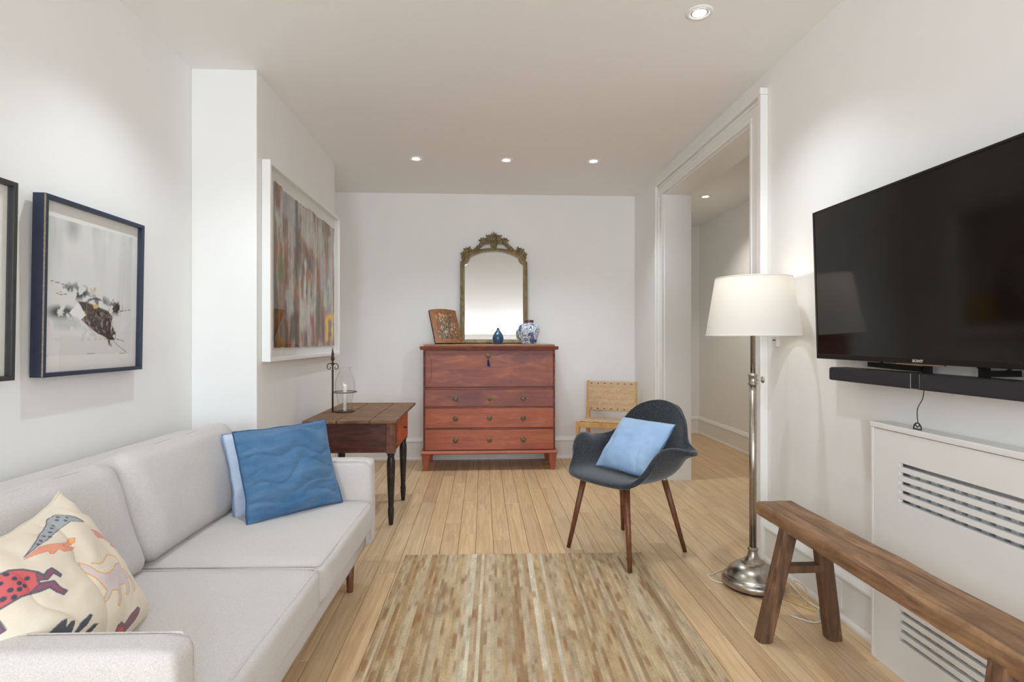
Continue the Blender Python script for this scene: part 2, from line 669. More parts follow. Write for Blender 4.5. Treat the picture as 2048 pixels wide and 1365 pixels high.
G().box(XR - .027, XR - .018, DO0 - .014, DO1 + .014, DOH - .006, DOH + .014).build('casing_bead', M['trim'], tr, bevel=.003)
G().box(XR - .030, XR - .018, DO0 - .10, DO1 + .10, DOH + .060, DOH + .074).build('casing_bead', M['trim'], tr, bevel=.003)
G().box(XR - .044, XR, DO0 - CW, DO1 + CW, DOH + .086, DOH + CW - .028).build('casing_backband', M['trim'], tr, bevel=.005)

# ------------------------------------------------------------------ recessed ceiling lights
M['lens'] = emit('lamp_lens', (1.0, 0.95, 0.86), 14.0)
M['ring'] = pbr('white_light_trim', (238, 238, 236), 0.4)
dl_ring = G().lathe([(.058, 0), (.058, -.003), (.050, -.006), (.040, -.005), (.036, -.001), (.033, 0)], n=32).mesh('trim_ring', True)
dl_ring.materials.append(M['ring'])
dl_cup = G().lathe([(.036, -.0025), (.031, -.004), (.0295, -.0035)], n=32).mesh('baffle', True)
dl_cup.materials.append(pbr('grey_baffle', (190, 188, 184), .4))
dl_lens = G().lathe([(.030, -.004), (.024, -.0062), (.001, -.0075)], n=28).mesh('lens', True)
dl_lens.materials.append(M['lens'])


def downlight(x, y, label, power, col=(0.86, 0.945, 1.0), group=None, size=116, lamp='downlight_lamp'):
    t = thing('recessed_downlight', label, 'ceiling light', (x, y, ZC), group=group)
    for nm, me in (('trim_ring', dl_ring), ('baffle', dl_cup), ('lens', dl_lens)):
        link(nm, me, None, t)
    d = bpy.data.lights.new(lamp, 'SPOT')
    d.energy = power; d.color = col
    d.spot_size = math.radians(size); d.spot_blend = 1.0
    d.shadow_soft_size = 0.022
    o = bpy.data.objects.new(lamp, d)
    o.location = (0, 0, -0.03)
    o.parent = t
    COL.objects.link(o)
    return t


downlight(-.523, 4.407, 'round recessed ceiling spot in the row before the chest, towards the chimney breast', DOWNLIGHT_W)
downlight(.19, 4.405, 'round recessed ceiling spot in the row before the chest, in line with the mirror', DOWNLIGHT_W)
downlight(.886, 4.393, 'round recessed ceiling spot in the row before the chest, towards the cased opening', DOWNLIGHT_W)
downlight(.946, 2.376, 'round recessed ceiling spot above the bench and television wall', DOWNLIGHT_W)
downlight(2.219, 5.421, 'round recessed ceiling spot in the hall beyond the opening', 30.0, (1.0, .95, .85))
# its shadow of the sofa falls on the floor beside the rug
downlight(-.95, 2.25, 'round recessed ceiling spot above the far seat of the sofa', DOWNLIGHT_W, lamp='downlight_over_sofa_offscreen')

# ------------------------------------------------------------------ sofa
SOFA_C, SOFA_R = (-0.555, 1.935, 0), math.radians(-1.35)
sofa = thing('sofa', 'oatmeal linen two-seat sofa with slim arms along the white wall', 'sofa', SOFA_C, SOFA_R)
HL = 0.875
link('seat_frame', rounded_box(.90, 2 * HL - .16, .10, .012, 4), M['linen'], sofa).location = (-.475, 0, .162)
for s in (-1, 1):
    me = rounded_box(.925, .092, .425, .024, 14, crown_side=.004)
    o = link('arm', me, M['linen'], sofa)
    o.location = (-.463, s * (HL - .046), .162)
    yy_ = s * (HL - .092 + .004)
    G().tube([(-.9, yy_, .588 - .006), (-.03, yy_, .588 - .006), (-.006, yy_, .56), (-.004, yy_, .20)], .0022, 6).build('piping', M['seam'], o).matrix_parent_inverse = Matrix.Translation(o.location).inverted()
bk = link('back', rounded_box(.115, 2 * HL - .01, .575, .028, 14), M['linen'], sofa)
bk.location = (-.868, 0, .162)
G().tube([(-.815, -HL + .03, .732), (-.815, HL - .03, .732)], .0022, 6).build('piping', M['seam'], bk).matrix_parent_inverse = Matrix.Translation(bk.location).inverted()
CWID = (2 * HL - .184) / 2
for k, s in enumerate((-1, 1)):
    me = rounded_box(.80, CWID - .004, .145, .03, 16, crown=.016, crown_side=.006, wob=.0035, seed=3.1 + k * 5)
    o = link('seat_cushion', me, M['linen'], sofa)
    o.location = (-.392, s * CWID / 2, .25)
    hx, hy, r = .385, CWID / 2 - .012, .02
    lp = []
    for cx, cy, a0 in ((hx - r, hy - r, 0), (-hx + r, hy - r, 90), (-hx + r, -hy + r, 180), (hx - r, -hy + r, 270)):
        for q in range(5):
            a = math.radians(a0 + q * 22.5)
            lp.append((cx + r * math.cos(a), cy + r * math.sin(a), .139))
    G().tube(lp, .003, 6, closed=True).build('piping', M['seam'], o)
for k, s in enumerate((-1, 1)):
    me = rounded_box(.20, CWID - .012, .385, .05, 18, crown=.012, crown_side=.022, wob=.008, seed=9.3 + k * 4.1)
    o = link('back_cushion', me, M['linen'], sofa)
    o.location = (-.645, s * CWID / 2 + (0.0 if s > 0 else -.006), .385 - (.0 if s > 0 else .012))
    o.rotation_euler = (0, math.radians(-17), math.radians(0 if s > 0 else 1))
    hy = CWID / 2 - .05
    G().tube([(.062, -hy - .02, .362), (.066, -hy + .02, .378), (.068, -hy * .4, .388), (.068, hy * .4, .388), (.066, hy - .02, .378), (.062, hy + .02, .362)], .0028, 6).build('piping', M['seam'], o)
leg = G().lathe([(.014, 0), (.015, .004), (.022, .165)], n=18)
for sx, sy in ((-.075, -.70), (-.075, .675), (-.84, -.70), (-.84, .675)):
    leg_o = G().lathe([(.013, 0), (.014, .004), (.022, .166)], n=18).build('leg', M['walnut'], sofa, smooth=True)
    leg_o.location = (sx, sy, 0)


# ------------------------------------------------------------------ throw pillows
def pillow_mesh(w, h, t, n, wr, seed, pinch=.05, ridges=None, sag=0.0):
    """front (y < 0) and back sheets sharing the border; returns mesh, front uv list"""
    vs, front = [], []
    idx_f = {}; idx_b = {}
    uv = []
    for side in (0, 1):
        for i in range(n + 1):
            for j in range(n + 1):
                edge = i in (0, n) or j in (0, n)
                if side and edge:
                    idx_b[i, j] = idx_f[i, j]
                    continue
                u, v = 2 * i / n - 1, 2 * j / n - 1
                x = u * w / 2 * (1 - pinch * (1 - v * v) * abs(u) ** 1.5)
                z = v * h / 2 * (1 - pinch * (1 - u * u) * abs(v) ** 1.5)
                th = t / 2 * ((1 - abs(u) ** 2.4) * (1 - abs(v) ** 2.4)) ** 0.55
                y = th if side else -th
                k = min(1.0, 6 * (1 - abs(u))) * min(1.0, 6 * (1 - abs(v)))
                d = noise.noise((x * 9 + seed, z * 9, seed)) * wr * 1.3 + noise.noise((x * 22, z * 26 + seed, seed)) * wr * .6
                if ridges:
                    fx, fz, amp = ridges
                    q = noise.noise((x * fx + seed * 2, z * fz + noise.noise((x * 6, z * 6, seed)) * 1.5, 3 + seed))
                    d += amp * (.35 - abs(q) ** .6)
                y += (d * k if not side else -d * k * .5)
                if edge:
                    x += noise.noise((x * 14, z * 14, seed + 5)) * .005
                    z += noise.noise((x * 14 + 9, z * 14, seed + 7)) * .005
                    y += noise.noise((x * 10, z * 10, seed + 1)) * .008
                z -= sag * (1 - u * u) * (v + 1) / 2
                (idx_b if side else idx_f)[i, j] = len(vs)
                vs.append((x, y, z + h / 2)); uv.append((u, v, side))
    fs = []
    for i in range(n):
        for j in range(n):
            a = idx_f
            fs.append((a[i, j], a[i + 1, j], a[i + 1, j + 1], a[i, j + 1]))
            a = idx_b
            fs.append((a[i, j], a[i, j + 1], a[i + 1, j + 1], a[i + 1, j]))
    me = bpy.data.meshes.new('pillow')
    me.from_pydata(vs, [], fs)
    me.polygons.foreach_set('use_smooth', [True] * len(me.polygons))
    border = [idx_f[i, 0] for i in range(n)] + [idx_f[n, j] for j in range(n)] + [idx_f[i, n] for i in range(n, 0, -1)] + [idx_f[0, j] for j in range(n, 0, -1)]
    return me, np.array(uv), [vs[i] for i in border]


def place_pillow(o, bl, br, top_mid):
    """stand a pillow with its bottom edge between bl and br, leaning so that its top passes near top_mid"""
    bl, br, tm = Vector(bl), Vector(br), Vector(top_mid)
    right = (br - bl).normalized()
    mid = (bl + br) / 2
    up = tm - mid
    up = (up - right * up.dot(right)).normalized()
    back = up.cross(right).normalized()
    m = Matrix((right, back, up)).transposed().to_4x4()
    m.translation = mid
    o.matrix_world = m


def throw_pillow(name, label, w, h, t, m, hem, n, wr, seed, bl, br, tm, ridges=None, pinch=.05, sag=0.0, colour=None):
    root = thing(name, label, 'pillow')
    me, uv, border = pillow_mesh(w, h, t, n, wr, seed, pinch, ridges, sag)
    cov = link('cover', me, m, root)
    G().tube(border[::2], .0032, 6, closed=True).build('hem', hem, root, smooth=True)
    place_pillow(root, bl, br, tm)
    return root, me, uv


M['denim'] = fabric('washed_blue_linen', (42, 84, 126), (80, 124, 164), 700, 0.5, .55, 5.0, (118, 150, 178), stretch=(1, 1, 4))
M['denim_hem'] = fabric('blue_linen_hem', (36, 70, 108), (62, 102, 144), 700, .4)
M['sky'] = fabric('pale_blue_linen', (168, 186, 214), (200, 213, 232), 700, .4, .5, 8.0, (216, 222, 232))
M['sky_hem'] = fabric('pale_blue_hem', (104, 130, 172), (146, 168, 202), 700, .4)
M['ice'] = fabric('light_blue_linen', (132, 170, 214), (166, 196, 230), 700, .45, .5, 7.0, (182, 204, 230))
M['ice_hem'] = fabric('light_blue_hem', (62, 84, 124), (104, 130, 172), 700, .4)

throw_pillow('throw_pillow', 'pale blue crumpled linen pillow tucked behind the darker blue one', .42, .385, .095, M['sky'], M['sky_hem'], 48, .010, 4.4,
             (-1.074, 2.418, .398), (-.727, 2.723, .40), (-1.012, 2.723, .79), ridges=(8, 7, .024))
throw_pillow('throw_pillow', 'deep blue crumpled linen pillow leaning in the far corner of the sofa', .44, .400, .115, M['denim'], M['denim_hem'], 100, .008, 1.7,
             (-.965, 2.325, .402), (-.655, 2.655, .408), (-.905, 2.60, .80), ridges=(4.5, 24, .021))

# printed pillow: animal shapes drawn in photograph pixels, carried to the cover by a flat mapping
M['print'] = vcol_mat('printed_cotton', .9, .06, 500, .25, .15)
P_BL, P_BR, P_TM = (-.84, 1.135, .40), (-.93, 1.60, .40), (-1.075, 1.32, .72)
root, me, uv = throw_pillow('throw_pillow', 'cream pillow printed with red, grey and orange animals', .50, .415, .17, M['print'],
                            pbr('cream_hem', (226, 216, 196), .9), 280, .006, 8.2, P_BL, P_BR, P_TM, ridges=(5, 5, .012), pinch=.06, sag=.02)
bpy.context.view_layer.update()
mw = root.matrix_world
quad = [px(*(mw @ Vector((sx * .25, -.07, .2075 + sz * .2075)))) for sx, sz in ((-1, -1), (1, -1), (1, 1), (-1, 1))]
hom = homography(quad, [(-1, -1), (1, -1), (1, 1), (-1, 1)])
# photograph crop [0,980,320,1290] was looked at 4.403 times enlarged
cpx = lambda pts: hom([(x / 4.403, 980 + y / 4.403) for x, y in pts])
P = Paint(uv[:, 0], uv[:, 1], (236, 226, 208))
P.blend((uv[:, 2] > .5).astype(float), (236, 226, 206))
S = 1 / 870.0
DK, RED, GREY, OR, PK, LIL = (106, 110, 122), (222, 112, 116), (176, 180, 184), (236, 178, 108), (232, 146, 134), (222, 210, 212)
body = cpx([(-60, 760), (0, 700), (90, 650), (190, 655), (290, 690), (340, 730), (360, 690), (390, 670), (470, 735), (465, 755), (405, 715), (370, 770), (300, 770), (320, 800),
            (420, 790), (480, 860), (530, 885), (510, 915), (460, 890), (400, 840), (330, 870), (270, 880), (210, 900), (130, 960), (60, 1010), (40, 1060), (130, 1070), (190, 1150), (140, 1190), (110, 1110), (-60, 1070)])
P.poly(body, RED); P.line(body, 9 * S, DK, closed=True)
leg_a = cpx([(280, 690), (345, 745), (365, 690), (395, 670), (475, 745), (440, 740), (400, 715), (375, 765), (300, 775)])
leg_b = cpx([(270, 870), (310, 810), (420, 790), (480, 860), (530, 890), (510, 915), (450, 890), (400, 845)])
leg_c = cpx([(0, 1040), (130, 1065), (195, 1150), (135, 1190), (105, 1110), (0, 1075)])
for l_ in (leg_a, leg_b, leg_c):
    P.poly(l_, (126, 96, 120), .75); P.line(l_, 5 * S, DK, closed=True)
for x, y in ((45, 770), (25, 850), (120, 840), (170, 785), (95, 905), (45, 950), (180, 840), (130, 740), (215, 810), (20, 720), (75, 690), (160, 900), (230, 740)):
    q = cpx([(x, y)])[0]; P.dot(q[0], q[1], 24 * S, (84, 92, 108))
top = cpx([(195, 530), (250, 430), (330, 310), (440, 190), (490, 110), (560, 85), (640, 120), (700, 160), (770, 215), (700, 215), (620, 200), (560, 235), (470, 290), (380, 370), (300, 420), (240, 480)])
P.poly(top, GREY); P.line(top, 5 * S, (112, 120, 130), closed=True)
for x, y in ((440, 275), (380, 310), (540, 150), (500, 200), (330, 370), (590, 180), (560, 120), (470, 230), (300, 410), (420, 330), (620, 150)):
    q = cpx([(x, y)])[0]; P.dot(q[0], q[1], 20 * S, (104, 112, 122))
fox = cpx([(195, 550), (260, 480), (310, 440), (380, 425), (480, 430), (530, 420), (570, 375), (605, 385), (600, 430), (520, 470), (600, 475), (560, 510), (480, 525), (440, 490), (400, 535), (370, 530), (360, 500), (280, 520)])
P.poly(fox, (240, 168, 138)); P.line(fox, 4 * S, PK, closed=True)
P.poly(cpx([(540, 420), (575, 378), (605, 388), (595, 430)]), (246, 182, 120))
P.dot(*cpx([(490, 455)])[0], 18 * S, (206, 140, 160), .8)
fx2 = cpx([(785, 315), (830, 300), (900, 310), (980, 360), (1050, 420), (1130, 500), (1110, 520), (1050, 480), (1000, 455), (1020, 420), (950, 380), (880, 385), (840, 370), (825, 330)])
P.poly(fx2, (228, 168, 158)); P.line(fx2, 4 * S, (220, 140, 132), closed=True)
org = cpx([(630, 625), (700, 680), (760, 740), (820, 765), (880, 745), (940, 690), (990, 640), (1040, 625), (1120, 670), (1200, 735), (1240, 810), (1220, 865), (1190, 790), (1140, 755), (1100, 760), (1135, 800), (1145, 840),
           (1120, 920), (1095, 910), (1105, 850), (1080, 815), (1010, 840), (1020, 920), (1035, 960), (1015, 1040), (995, 1030), (1000, 950), (970, 900), (915, 905), (905, 960), (880, 1000), (860, 975), (870, 905), (810, 850), (740, 780), (690, 740), (640, 690)])
P.poly(org, LIL); P.line(org, 5.5 * S, OR, closed=True)
P.line(cpx([(715, 655), (780, 665), (830, 640), (870, 590), (920, 555), (990, 550), (1040, 575), (1050, 610), (1040, 630)]), 9 * S, OR)
P.line(cpx([(720, 656), (780, 664), (832, 636), (872, 588), (922, 556), (990, 553), (1036, 578)]), 3 * S, (246, 214, 160))
for k in range(40):
    x = 760 + (k * 53 % 400); y = 700 + (k * 37 % 190)
    q = cpx([(x, y), (x + 22, y + 16)])
    if abs(y - 790) < 70 and x < 1080:
        P.line(q, 2.5 * S, (220, 190, 176), .7)
for pl in ([(440, 1255), (520, 1150), (560, 1130), (570, 1200), (600, 1150), (640, 1140), (620, 1255)], [(640, 1255), (690, 1160), (730, 1110), (755, 1120), (740, 1190), (680, 1255)], [(740, 1255), (790, 1190), (830, 1190), (790, 1255)]):
    q = cpx(pl); P.poly(q, (92, 96, 104)); P.line(cpx(pl[:3]), 4 * S, (150, 152, 156))
red2 = cpx([(1050, 1260), (1060, 1190), (1100, 1155), (1160, 1160), (1200, 1080), (1260, 1010), (1300, 1015), (1280, 1110), (1220, 1200), (1190, 1260)])
P.poly(red2, (150, 118, 124)); P.poly(cpx([(1090, 1260), (1100, 1200), (1150, 1180), (1190, 1200), (1180, 1260)]), (228, 110, 106)); P.line(red2, 5 * S, (110, 112, 122), closed=True)
P.poly(cpx([(1255, 610), (1300, 690), (1290, 750), (1265, 690)]), (176, 178, 186))
P.poly(cpx([(-20, 1180), (35, 1180), (10, 1240), (-20, 1250)]), (218, 96, 112))
set_cols(me, P.c)


# ------------------------------------------------------------------ framed pictures
def picture(name, label, plane, y0, y1, z0, z1, depth, bar, fm, art, margin, tilt=0.0, wall_x=XL, edge=None, group=None):
    """shadow-box frame on a wall of constant x, facing +x; origin at the middle of its lower edge, against the wall"""
    t = thing(name, label, 'picture', (wall_x + .002, (y0 + y1) / 2, z0), group=group)
    t.rotation_euler = (0, tilt, 0)
    W, Hh = (y1 - y0) / 2, z1 - z0
    # four mitred rails
    for pts in (((-W, 0), (W, 0), (W - bar, bar), (-W + bar, bar)), ((-W, Hh), (W, Hh), (W - bar, Hh - bar), (-W + bar, Hh - bar)),
                ((-W, 0), (-W, Hh), (-W + bar, Hh - bar), (-W + bar, bar)), ((W, 0), (W, Hh), (W - bar, Hh - bar), (W - bar, bar))):
        G().prism(pts, 0, depth, 'yz').build('frame_rail', fm, t, bevel=.0012)
    if edge:
        G().box(depth - .004, depth + .0004, -W - .0004, -W + .0016, .002, Hh - .002).build('worn_edge', edge, t)
    return t, W, Hh


def paint_panel(name, me_name, mat_, y0, y1, z0, z1, x, ny, nz, fn, parent, zfun=None):
    ys, zs = np.linspace(y0, y1, ny), np.linspace(z0, z1, nz)
    YY, ZZ = np.meshgrid(ys, zs)
    vs = [(x if zfun is None else x + zfun(a, b), a, b) for a, b in zip(YY.ravel(), ZZ.ravel())]
    fs = [(j * ny + i, j * ny + i + 1, (j + 1) * ny + i + 1, (j + 1) * ny + i) for j in range(nz - 1) for i in range(ny - 1)]
    me = bpy.data.meshes.new(me_name)
    me.from_pydata(vs, [], fs)
    set_cols(me, fn(YY.ravel(), ZZ.ravel()))
    return link(name, me, mat_, parent)


M['navy'] = pbr('navy_frame', (40, 50, 72), .45, var=.15, vscale=30)
M['charcoal'] = pbr('charcoal_frame', (52, 53, 55), .45, var=.15, vscale=30)
M['worn'] = pbr('worn_gilt_edge', (150, 138, 112), .6, var=.4, vscale=120)
M['artprint'] = vcol_mat('art_print', .8, .03, 250)


def ink_print(YY, ZZ, W, Hh, seed):
    # pixel space of the enlarged crop [50,370,300,770] x 3.412, mapped from the sheet corners
    hom_ = homography([(150, 95), (770, 310), (750, 1240), (115, 1275)], [(-W, Hh), (W, Hh), (W, 0), (-W, 0)])
    q = lambda pts: hom_(pts)
    P = Paint(YY, ZZ, (236, 236, 232))
    img = q([(178, 215), (732, 375), (712, 1150), (150, 1155)])
    inside = P.poly(img, (226, 227, 224))
    f = fbm(YY, ZZ, 14, 3, seed, 3)
    up = np.clip((ZZ / Hh - .45) * 1.8, 0, 1)
    P.blend(inside * np.clip(.25 + f * .8, 0, 1) * up, (168, 174, 176), .8)
    c = q([(345, 300)])[0]
    P.blend(inside * np.clip(1 - np.hypot((YY - c[0]) / .05, (ZZ - c[1]) / .07), 0, 1), (110, 114, 118), .6)
    f1 = fbm(YY, ZZ, 34, 34, seed + 2, 4); f2 = fbm(YY, ZZ, 60, 60, seed + 4, 3)

    def blot(pts, col, th, a=1.0, fld=None):
        p = np.array(q(pts)); cen = p.mean(0)
        rx, rz = (p[:, 0].max() - p[:, 0].min()) / 2, (p[:, 1].max() - p[:, 1].min()) / 2
        d = np.hypot((YY - cen[0]) / rx, (ZZ - cen[1]) / rz)
        P.blend(np.clip((1.1 - d) * 1.6, 0, 1) * np.clip(((fld if fld is not None else f1) - th + .10) * 5, 0, 1), col, a)
    blot([(160, 800), (390, 830), (350, 930), (180, 900)], (74, 76, 80), -.25)
    blot([(170, 880), (420, 890), (400, 1000), (200, 970)], (190, 194, 196), -.2, .7)
    blot([(240, 680), (480, 680), (470, 790), (260, 770)], (66, 62, 60), .02)
    blot([(300, 660), (420, 660), (420, 740), (300, 740)], (150, 152, 152), -.1, .7)
    blot([(420, 740), (600, 760), (590, 860), (430, 840)], (70, 66, 60), .12, .8)
    blot([(580, 780), (670, 800), (660, 900), (570, 890)], (56, 54, 54), .08)
    P.poly(q([(375, 795), (430, 805), (570, 865), (600, 900), (585, 985), (610, 1060), (570, 1050), (540, 1030), (500, 1010), (440, 960), (395, 915), (428, 885)]), (70, 50, 40))
    P.blend(np.clip((f2 - .12) * 4, 0, 1) * ((YY > q([(400, 900)])[0][0]) & (YY < q([(620, 1000)])[0][0]) & (ZZ > q([(560, 1060)])[0][1]) & (ZZ < q([(560, 870)])[0][1])), (196, 186, 172), .5)
    P.poly(q([(375, 800), (425, 880), (390, 915), (315, 870)]), (240, 240, 238))
    P.line(q([(430, 810), (430, 930)]), .0022, (150, 120, 84))
    P.line(q([(375, 793), (430, 802), (575, 866)]), .0022, (110, 90, 70))
    for k in range(9):
        a0 = 2.2 + k * .3
        pts = [(500 + (75 - k * 5) * math.cos(a0 + t * .25), 805 + (45 - k * 3) * math.sin(a0 + t * .25)) for t in range(6)]
        P.line(q(pts), .0016, (80, 76, 70), .8)
    P.poly(q([(470, 815), (505, 815), (500, 845), (478, 842)]), (228, 190, 96), .9)
    P.dot(*q([(485, 715)])[0], .009, (214, 180, 110), .8)
    for pts in (([(200, 650), (270, 672), (340, 700)]), ([(610, 1070), (650, 1110), (690, 1140)]), ([(600, 1045), (640, 1055), (675, 1068)]), ([(640, 870), (680, 860), (720, 857)]),
                ([(575, 860), (600, 790), (610, 780)]), ([(230, 730), (262, 745), (300, 742)])):
        P.line(q(pts), .0012, (84, 82, 80), .9)
    P.blend(np.clip((.9 - np.hypot((YY - q([(590, 1030)])[0][0]) / .035, (ZZ - q([(590, 1030)])[0][1]) / .05)) * 4, 0, 1) * np.clip((f2 + .05) * 5, 0, 1), (60, 44, 36))
    for a_, b_ in (((155, 1152), (172, 1152)), ((430, 1145), (482, 1146)), ((645, 1146), (698, 1144))):
        P.line(q([a_, b_]), .0013, (150, 150, 150), .8)
    return P.c


for (y0, y1, fm, lab, sd, worn) in ((1.952, 2.502, M['navy'], 'framed ink splash print in a navy blue box frame above the sofa', 2.0, True),
                                    (1.292, 1.842, M['charcoal'], 'framed print in a charcoal grey box frame beside the navy framed print', 8.0, False)):
    t, W, Hh = picture('framed_print', lab, 'x', y0, y1, 1.042, 1.668, .043, .015, fm, None, 0, tilt=math.radians(1.0), edge=M['worn'] if worn else None)
    t.location.x += .004
    paint_panel('print_sheet', 'print_sheet', M['artprint'], -W + .012, W - .012, .012, Hh - .012, .022, 170, 190, lambda a, b: ink_print(a, b - .012, W - .012, Hh - .024, sd), t)
    G().box(0.004, .020, -W + .01, W - .01, .01, Hh - .01).build('backing', M['mat'], t)
    G().box(.034, .0355, -W + .013, W - .013, .013, Hh - .013).build('pane', M['pane'], t)

# large abstract painting in a deep white frame on the chimney breast
t, W, Hh = picture('framed_painting', 'large abstract painting on torn paper in a deep white box frame', 'x', 3.065, 4.530, 1.050, 2.147, .046, .022, M['white_frame'], None, 0, wall_x=XC)
G().box(.004, .012, -W + .015, W - .015, .015, Hh - .015).build('mat_board', M['mat'], t)


def abstract(YY, ZZ):
    u = (YY + .60) / 1.27; v = (ZZ - .075) / .93
    P = Paint(u, v, (134, 122, 110))
    fv = fbm(u, v, 14, 2.2, 3.3, 4); fw = fbm(u, v, 22, 6, 6.1, 4); fh = fbm(u, v, 5, 4, 9.4, 3); ff = fbm(u, v, 70, 14, 1.9, 3)
    P.blend(np.clip(fh * 1.6 + .2, 0, 1), (150, 112, 92), .7)
    P.blend(np.clip(fv * 2.2, 0, 1), (182, 182, 178), .9)
    P.blend(np.clip(-fv * 2.0 - .15, 0, 1), (84, 78, 72), .85)
    P.blend(np.clip(fw * 2 - .5, 0, 1), (154, 92, 74), .8)
    P.blend(np.clip(-fw * 2 - .45, 0, 1), (74, 82, 92), .7)

    def streak(x0, x1, v0, v1, col, a):
        e = .5 * (x1 - x0)
        m = np.clip((e - np.abs(u - (x0 + x1) / 2) + fw * .02) / .015, 0, 1) * np.clip((v - v0 + fh * .06) / .05, 0, 1) * np.clip((v1 - v + fh * .06) / .05, 0, 1)
        P.blend(m, col, a)
    streak(.36, .56, .72, 1.0, (196, 198, 196), .6)
    streak(.40, .455, .33, .66, (206, 206, 202), .85)
    streak(.33, .50, .10, .31, (188, 186, 180), .8)
    streak(.14, .26, .18, .42, (176, 178, 174), .75)
    streak(.05, .35, .78, 1.0, (170, 176, 180), .6)
    streak(.64, .80, .62, .92, (170, 168, 164), .6)
    streak(.70, .80, .40, .70, (158, 164, 174), .6)
    streak(.86, .95, .30, .95, (172, 180, 178), .55)
    streak(.50, .58, .10, .28, (152, 84, 72), .85)
    streak(.20, .32, .02, .22, (78, 70, 60), .8)
    streak(.60, .70, .04, .36, (92, 86, 80), .8)
    streak(.44, .52, .44, .62, (164, 96, 76), .55)
    streak(.52, .72, .30, .40, (86, 90, 94), .7)
    streak(.27, .33, .55, .98, (80, 74, 70), .7)
    streak(.03, .12, .38, .58, (104, 122, 92), .55)
    streak(.0, .08, .80, 1.0, (124, 88, 70), .8)
    for x0, x1, v0, v1 in ((.80, .99, .20, .285), (.84, .985, .10, .16), (.80, .97, .03, .075), (.80, .86, .03, .26)):
        streak(x0, x1, v0, v1, (224, 182, 74), .95)
    streak(.02, .12, .0, .10, (150, 120, 60), .6)
    P.c *= (1 + .22 * ff)[:, None].clip(.6, 1.3)
    P.c = .17 + (P.c - .17) * 1.45
    m_ = P.c.mean(1, keepdims=True)
    P.c = m_ + (P.c - m_) * 1.5
    return np.clip(P.c, .01, 1)


def torn(a, b):
    return .010 + .002 * noise.noise((a * 6, b * 6, 2))


M['painting'] = vcol_mat('painted_paper', .75, .12, 160, .5)
ny, nz = 190, 170
ys = np.linspace(-.595, .665, ny)
vs, fs = [], []
for j in range(nz):
    for i in range(ny):
        y, k = ys[i], j / (nz - 1)
        topz = 1.000 + .014 * noise.noise((y * 6, 1, 4)) + .007 * noise.noise((y * 25, 1, 4)) + (.012 if y < -.48 else 0)
        botz = .075 + .003 * noise.noise((y * 18, 7, 4))
        z = botz + (topz - botz) * k
        yy2 = y
        if i == ny - 1 or i == ny - 2:
            yy2 += .010 * noise.noise((z * 9, 3, 1)) + .006 * noise.noise((z * 30, 3, 1))
        vs.append((.018 + .002 * noise.noise((y * 5, z * 5, 2)), yy2, z))
fs = [(j * ny + i, j * ny + i + 1, (j + 1) * ny + i + 1, (j + 1) * ny + i) for j in range(nz - 1) for i in range(ny - 1)]
me = bpy.data.meshes.new('painted_sheet')
me.from_pydata(vs, [], fs)
va = np.array(vs)
set_cols(me, abstract(va[:, 1], va[:, 2]))
sh = link('painted_sheet', me, M['painting'], t)
sm = sh.modifiers.new('thickness', 'SOLIDIFY'); sm.thickness = .002; sm.offset = 0
G().box(.036, .0375, -W + .02, W - .02, .02, Hh - .02).build('pane', M['pane'], t)

# ------------------------------------------------------------------ side table
M['tabletop'] = wood('worn_brown_tabletop', (86, 58, 36), (140, 98, 62), (4, 36, 36), .55, .35, wear=(176, 132, 84), wear_scale=7, wear_lo=.55, wear_hi=.8)
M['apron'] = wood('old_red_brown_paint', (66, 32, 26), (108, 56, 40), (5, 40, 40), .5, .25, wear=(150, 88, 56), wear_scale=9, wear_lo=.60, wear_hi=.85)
M['post'] = wood('bare_brown_post', (96, 60, 40), (150, 102, 70), (40, 40, 5), .55, .3, wear=(88, 46, 34), wear_scale=20, wear_lo=.5, wear_hi=.7)
M['ebony'] = wood('worn_black_paint', (24, 24, 28), (48, 44, 42), (30, 30, 6), .35, .2, wear=(112, 76, 44), wear_scale=11, wear_lo=.55, wear_hi=.75)
M['orange'] = wood('orange_drawer_wood', (158, 74, 36), (194, 98, 52), (40, 6, 40), .5, .2)
tx0, tx1, ty0, ty1 = -1.066, -.512, 3.335, 4.295
tb = thing('side_table', 'antique dark brown table with turned black legs beyond the sofa', 'table', ((tx0 + tx1) / 2, (ty0 + ty1) / 2, 0))
cx, cy = (tx0 + tx1) / 2, (ty0 + ty1) / 2
w2, l2 = (tx1 - tx0) / 2, (ty1 - ty0) / 2
xs = [-w2, -w2 + .20, -w2 + .395, w2]
for k in range(3):
    g = G()
    n = 24
    for q in range(n):                       # slightly uneven front and back ends
        pass
    g.box(xs[k] + .0012, xs[k + 1] - .0012, -l2 + random.uniform(0, .004), l2 - random.uniform(0, .004), .670, .690 - .0007 * k)
    g.build('top_board', M['tabletop'], tb, bevel=.004)
G().box(-w2 + .004, w2 - .004, -l2 + .003, -l2 + .006, .668, .672)
lx, ly = (-1.02 - cx, -.578 - cx), (3.546 - cy, 4.082 - cy)
PS = .056
for x in lx:
    for y in ly:
        G().box(x - PS / 2, x + PS / 2, y - PS / 2, y + PS / 2, .452, .670).build('post', M['post'], tb, bevel=.003)
        prof = [(.0125, 0), (.0135, .004), (.016, .03), (.0195, .075), (.020, .098), (.0175, .108), (.0165, .120), (.0175, .14), (.021, .22), (.0255, .33), (.0265, .37), (.025, .405), (.021, .425), (.019, .432), (.023, .437), (.023, .445), (.019, .452)]
        o = G().lathe(prof, n=24).build('leg', M['ebony'], tb, smooth=True)
        o.location = (x, y, 0)
G().box(lx[0] + PS / 2, lx[1] - PS / 2, ly[0] - PS / 2 + .004, ly[0] - PS / 2 + .026, .460, .670).build('apron', M['apron'], tb, bevel=.002)
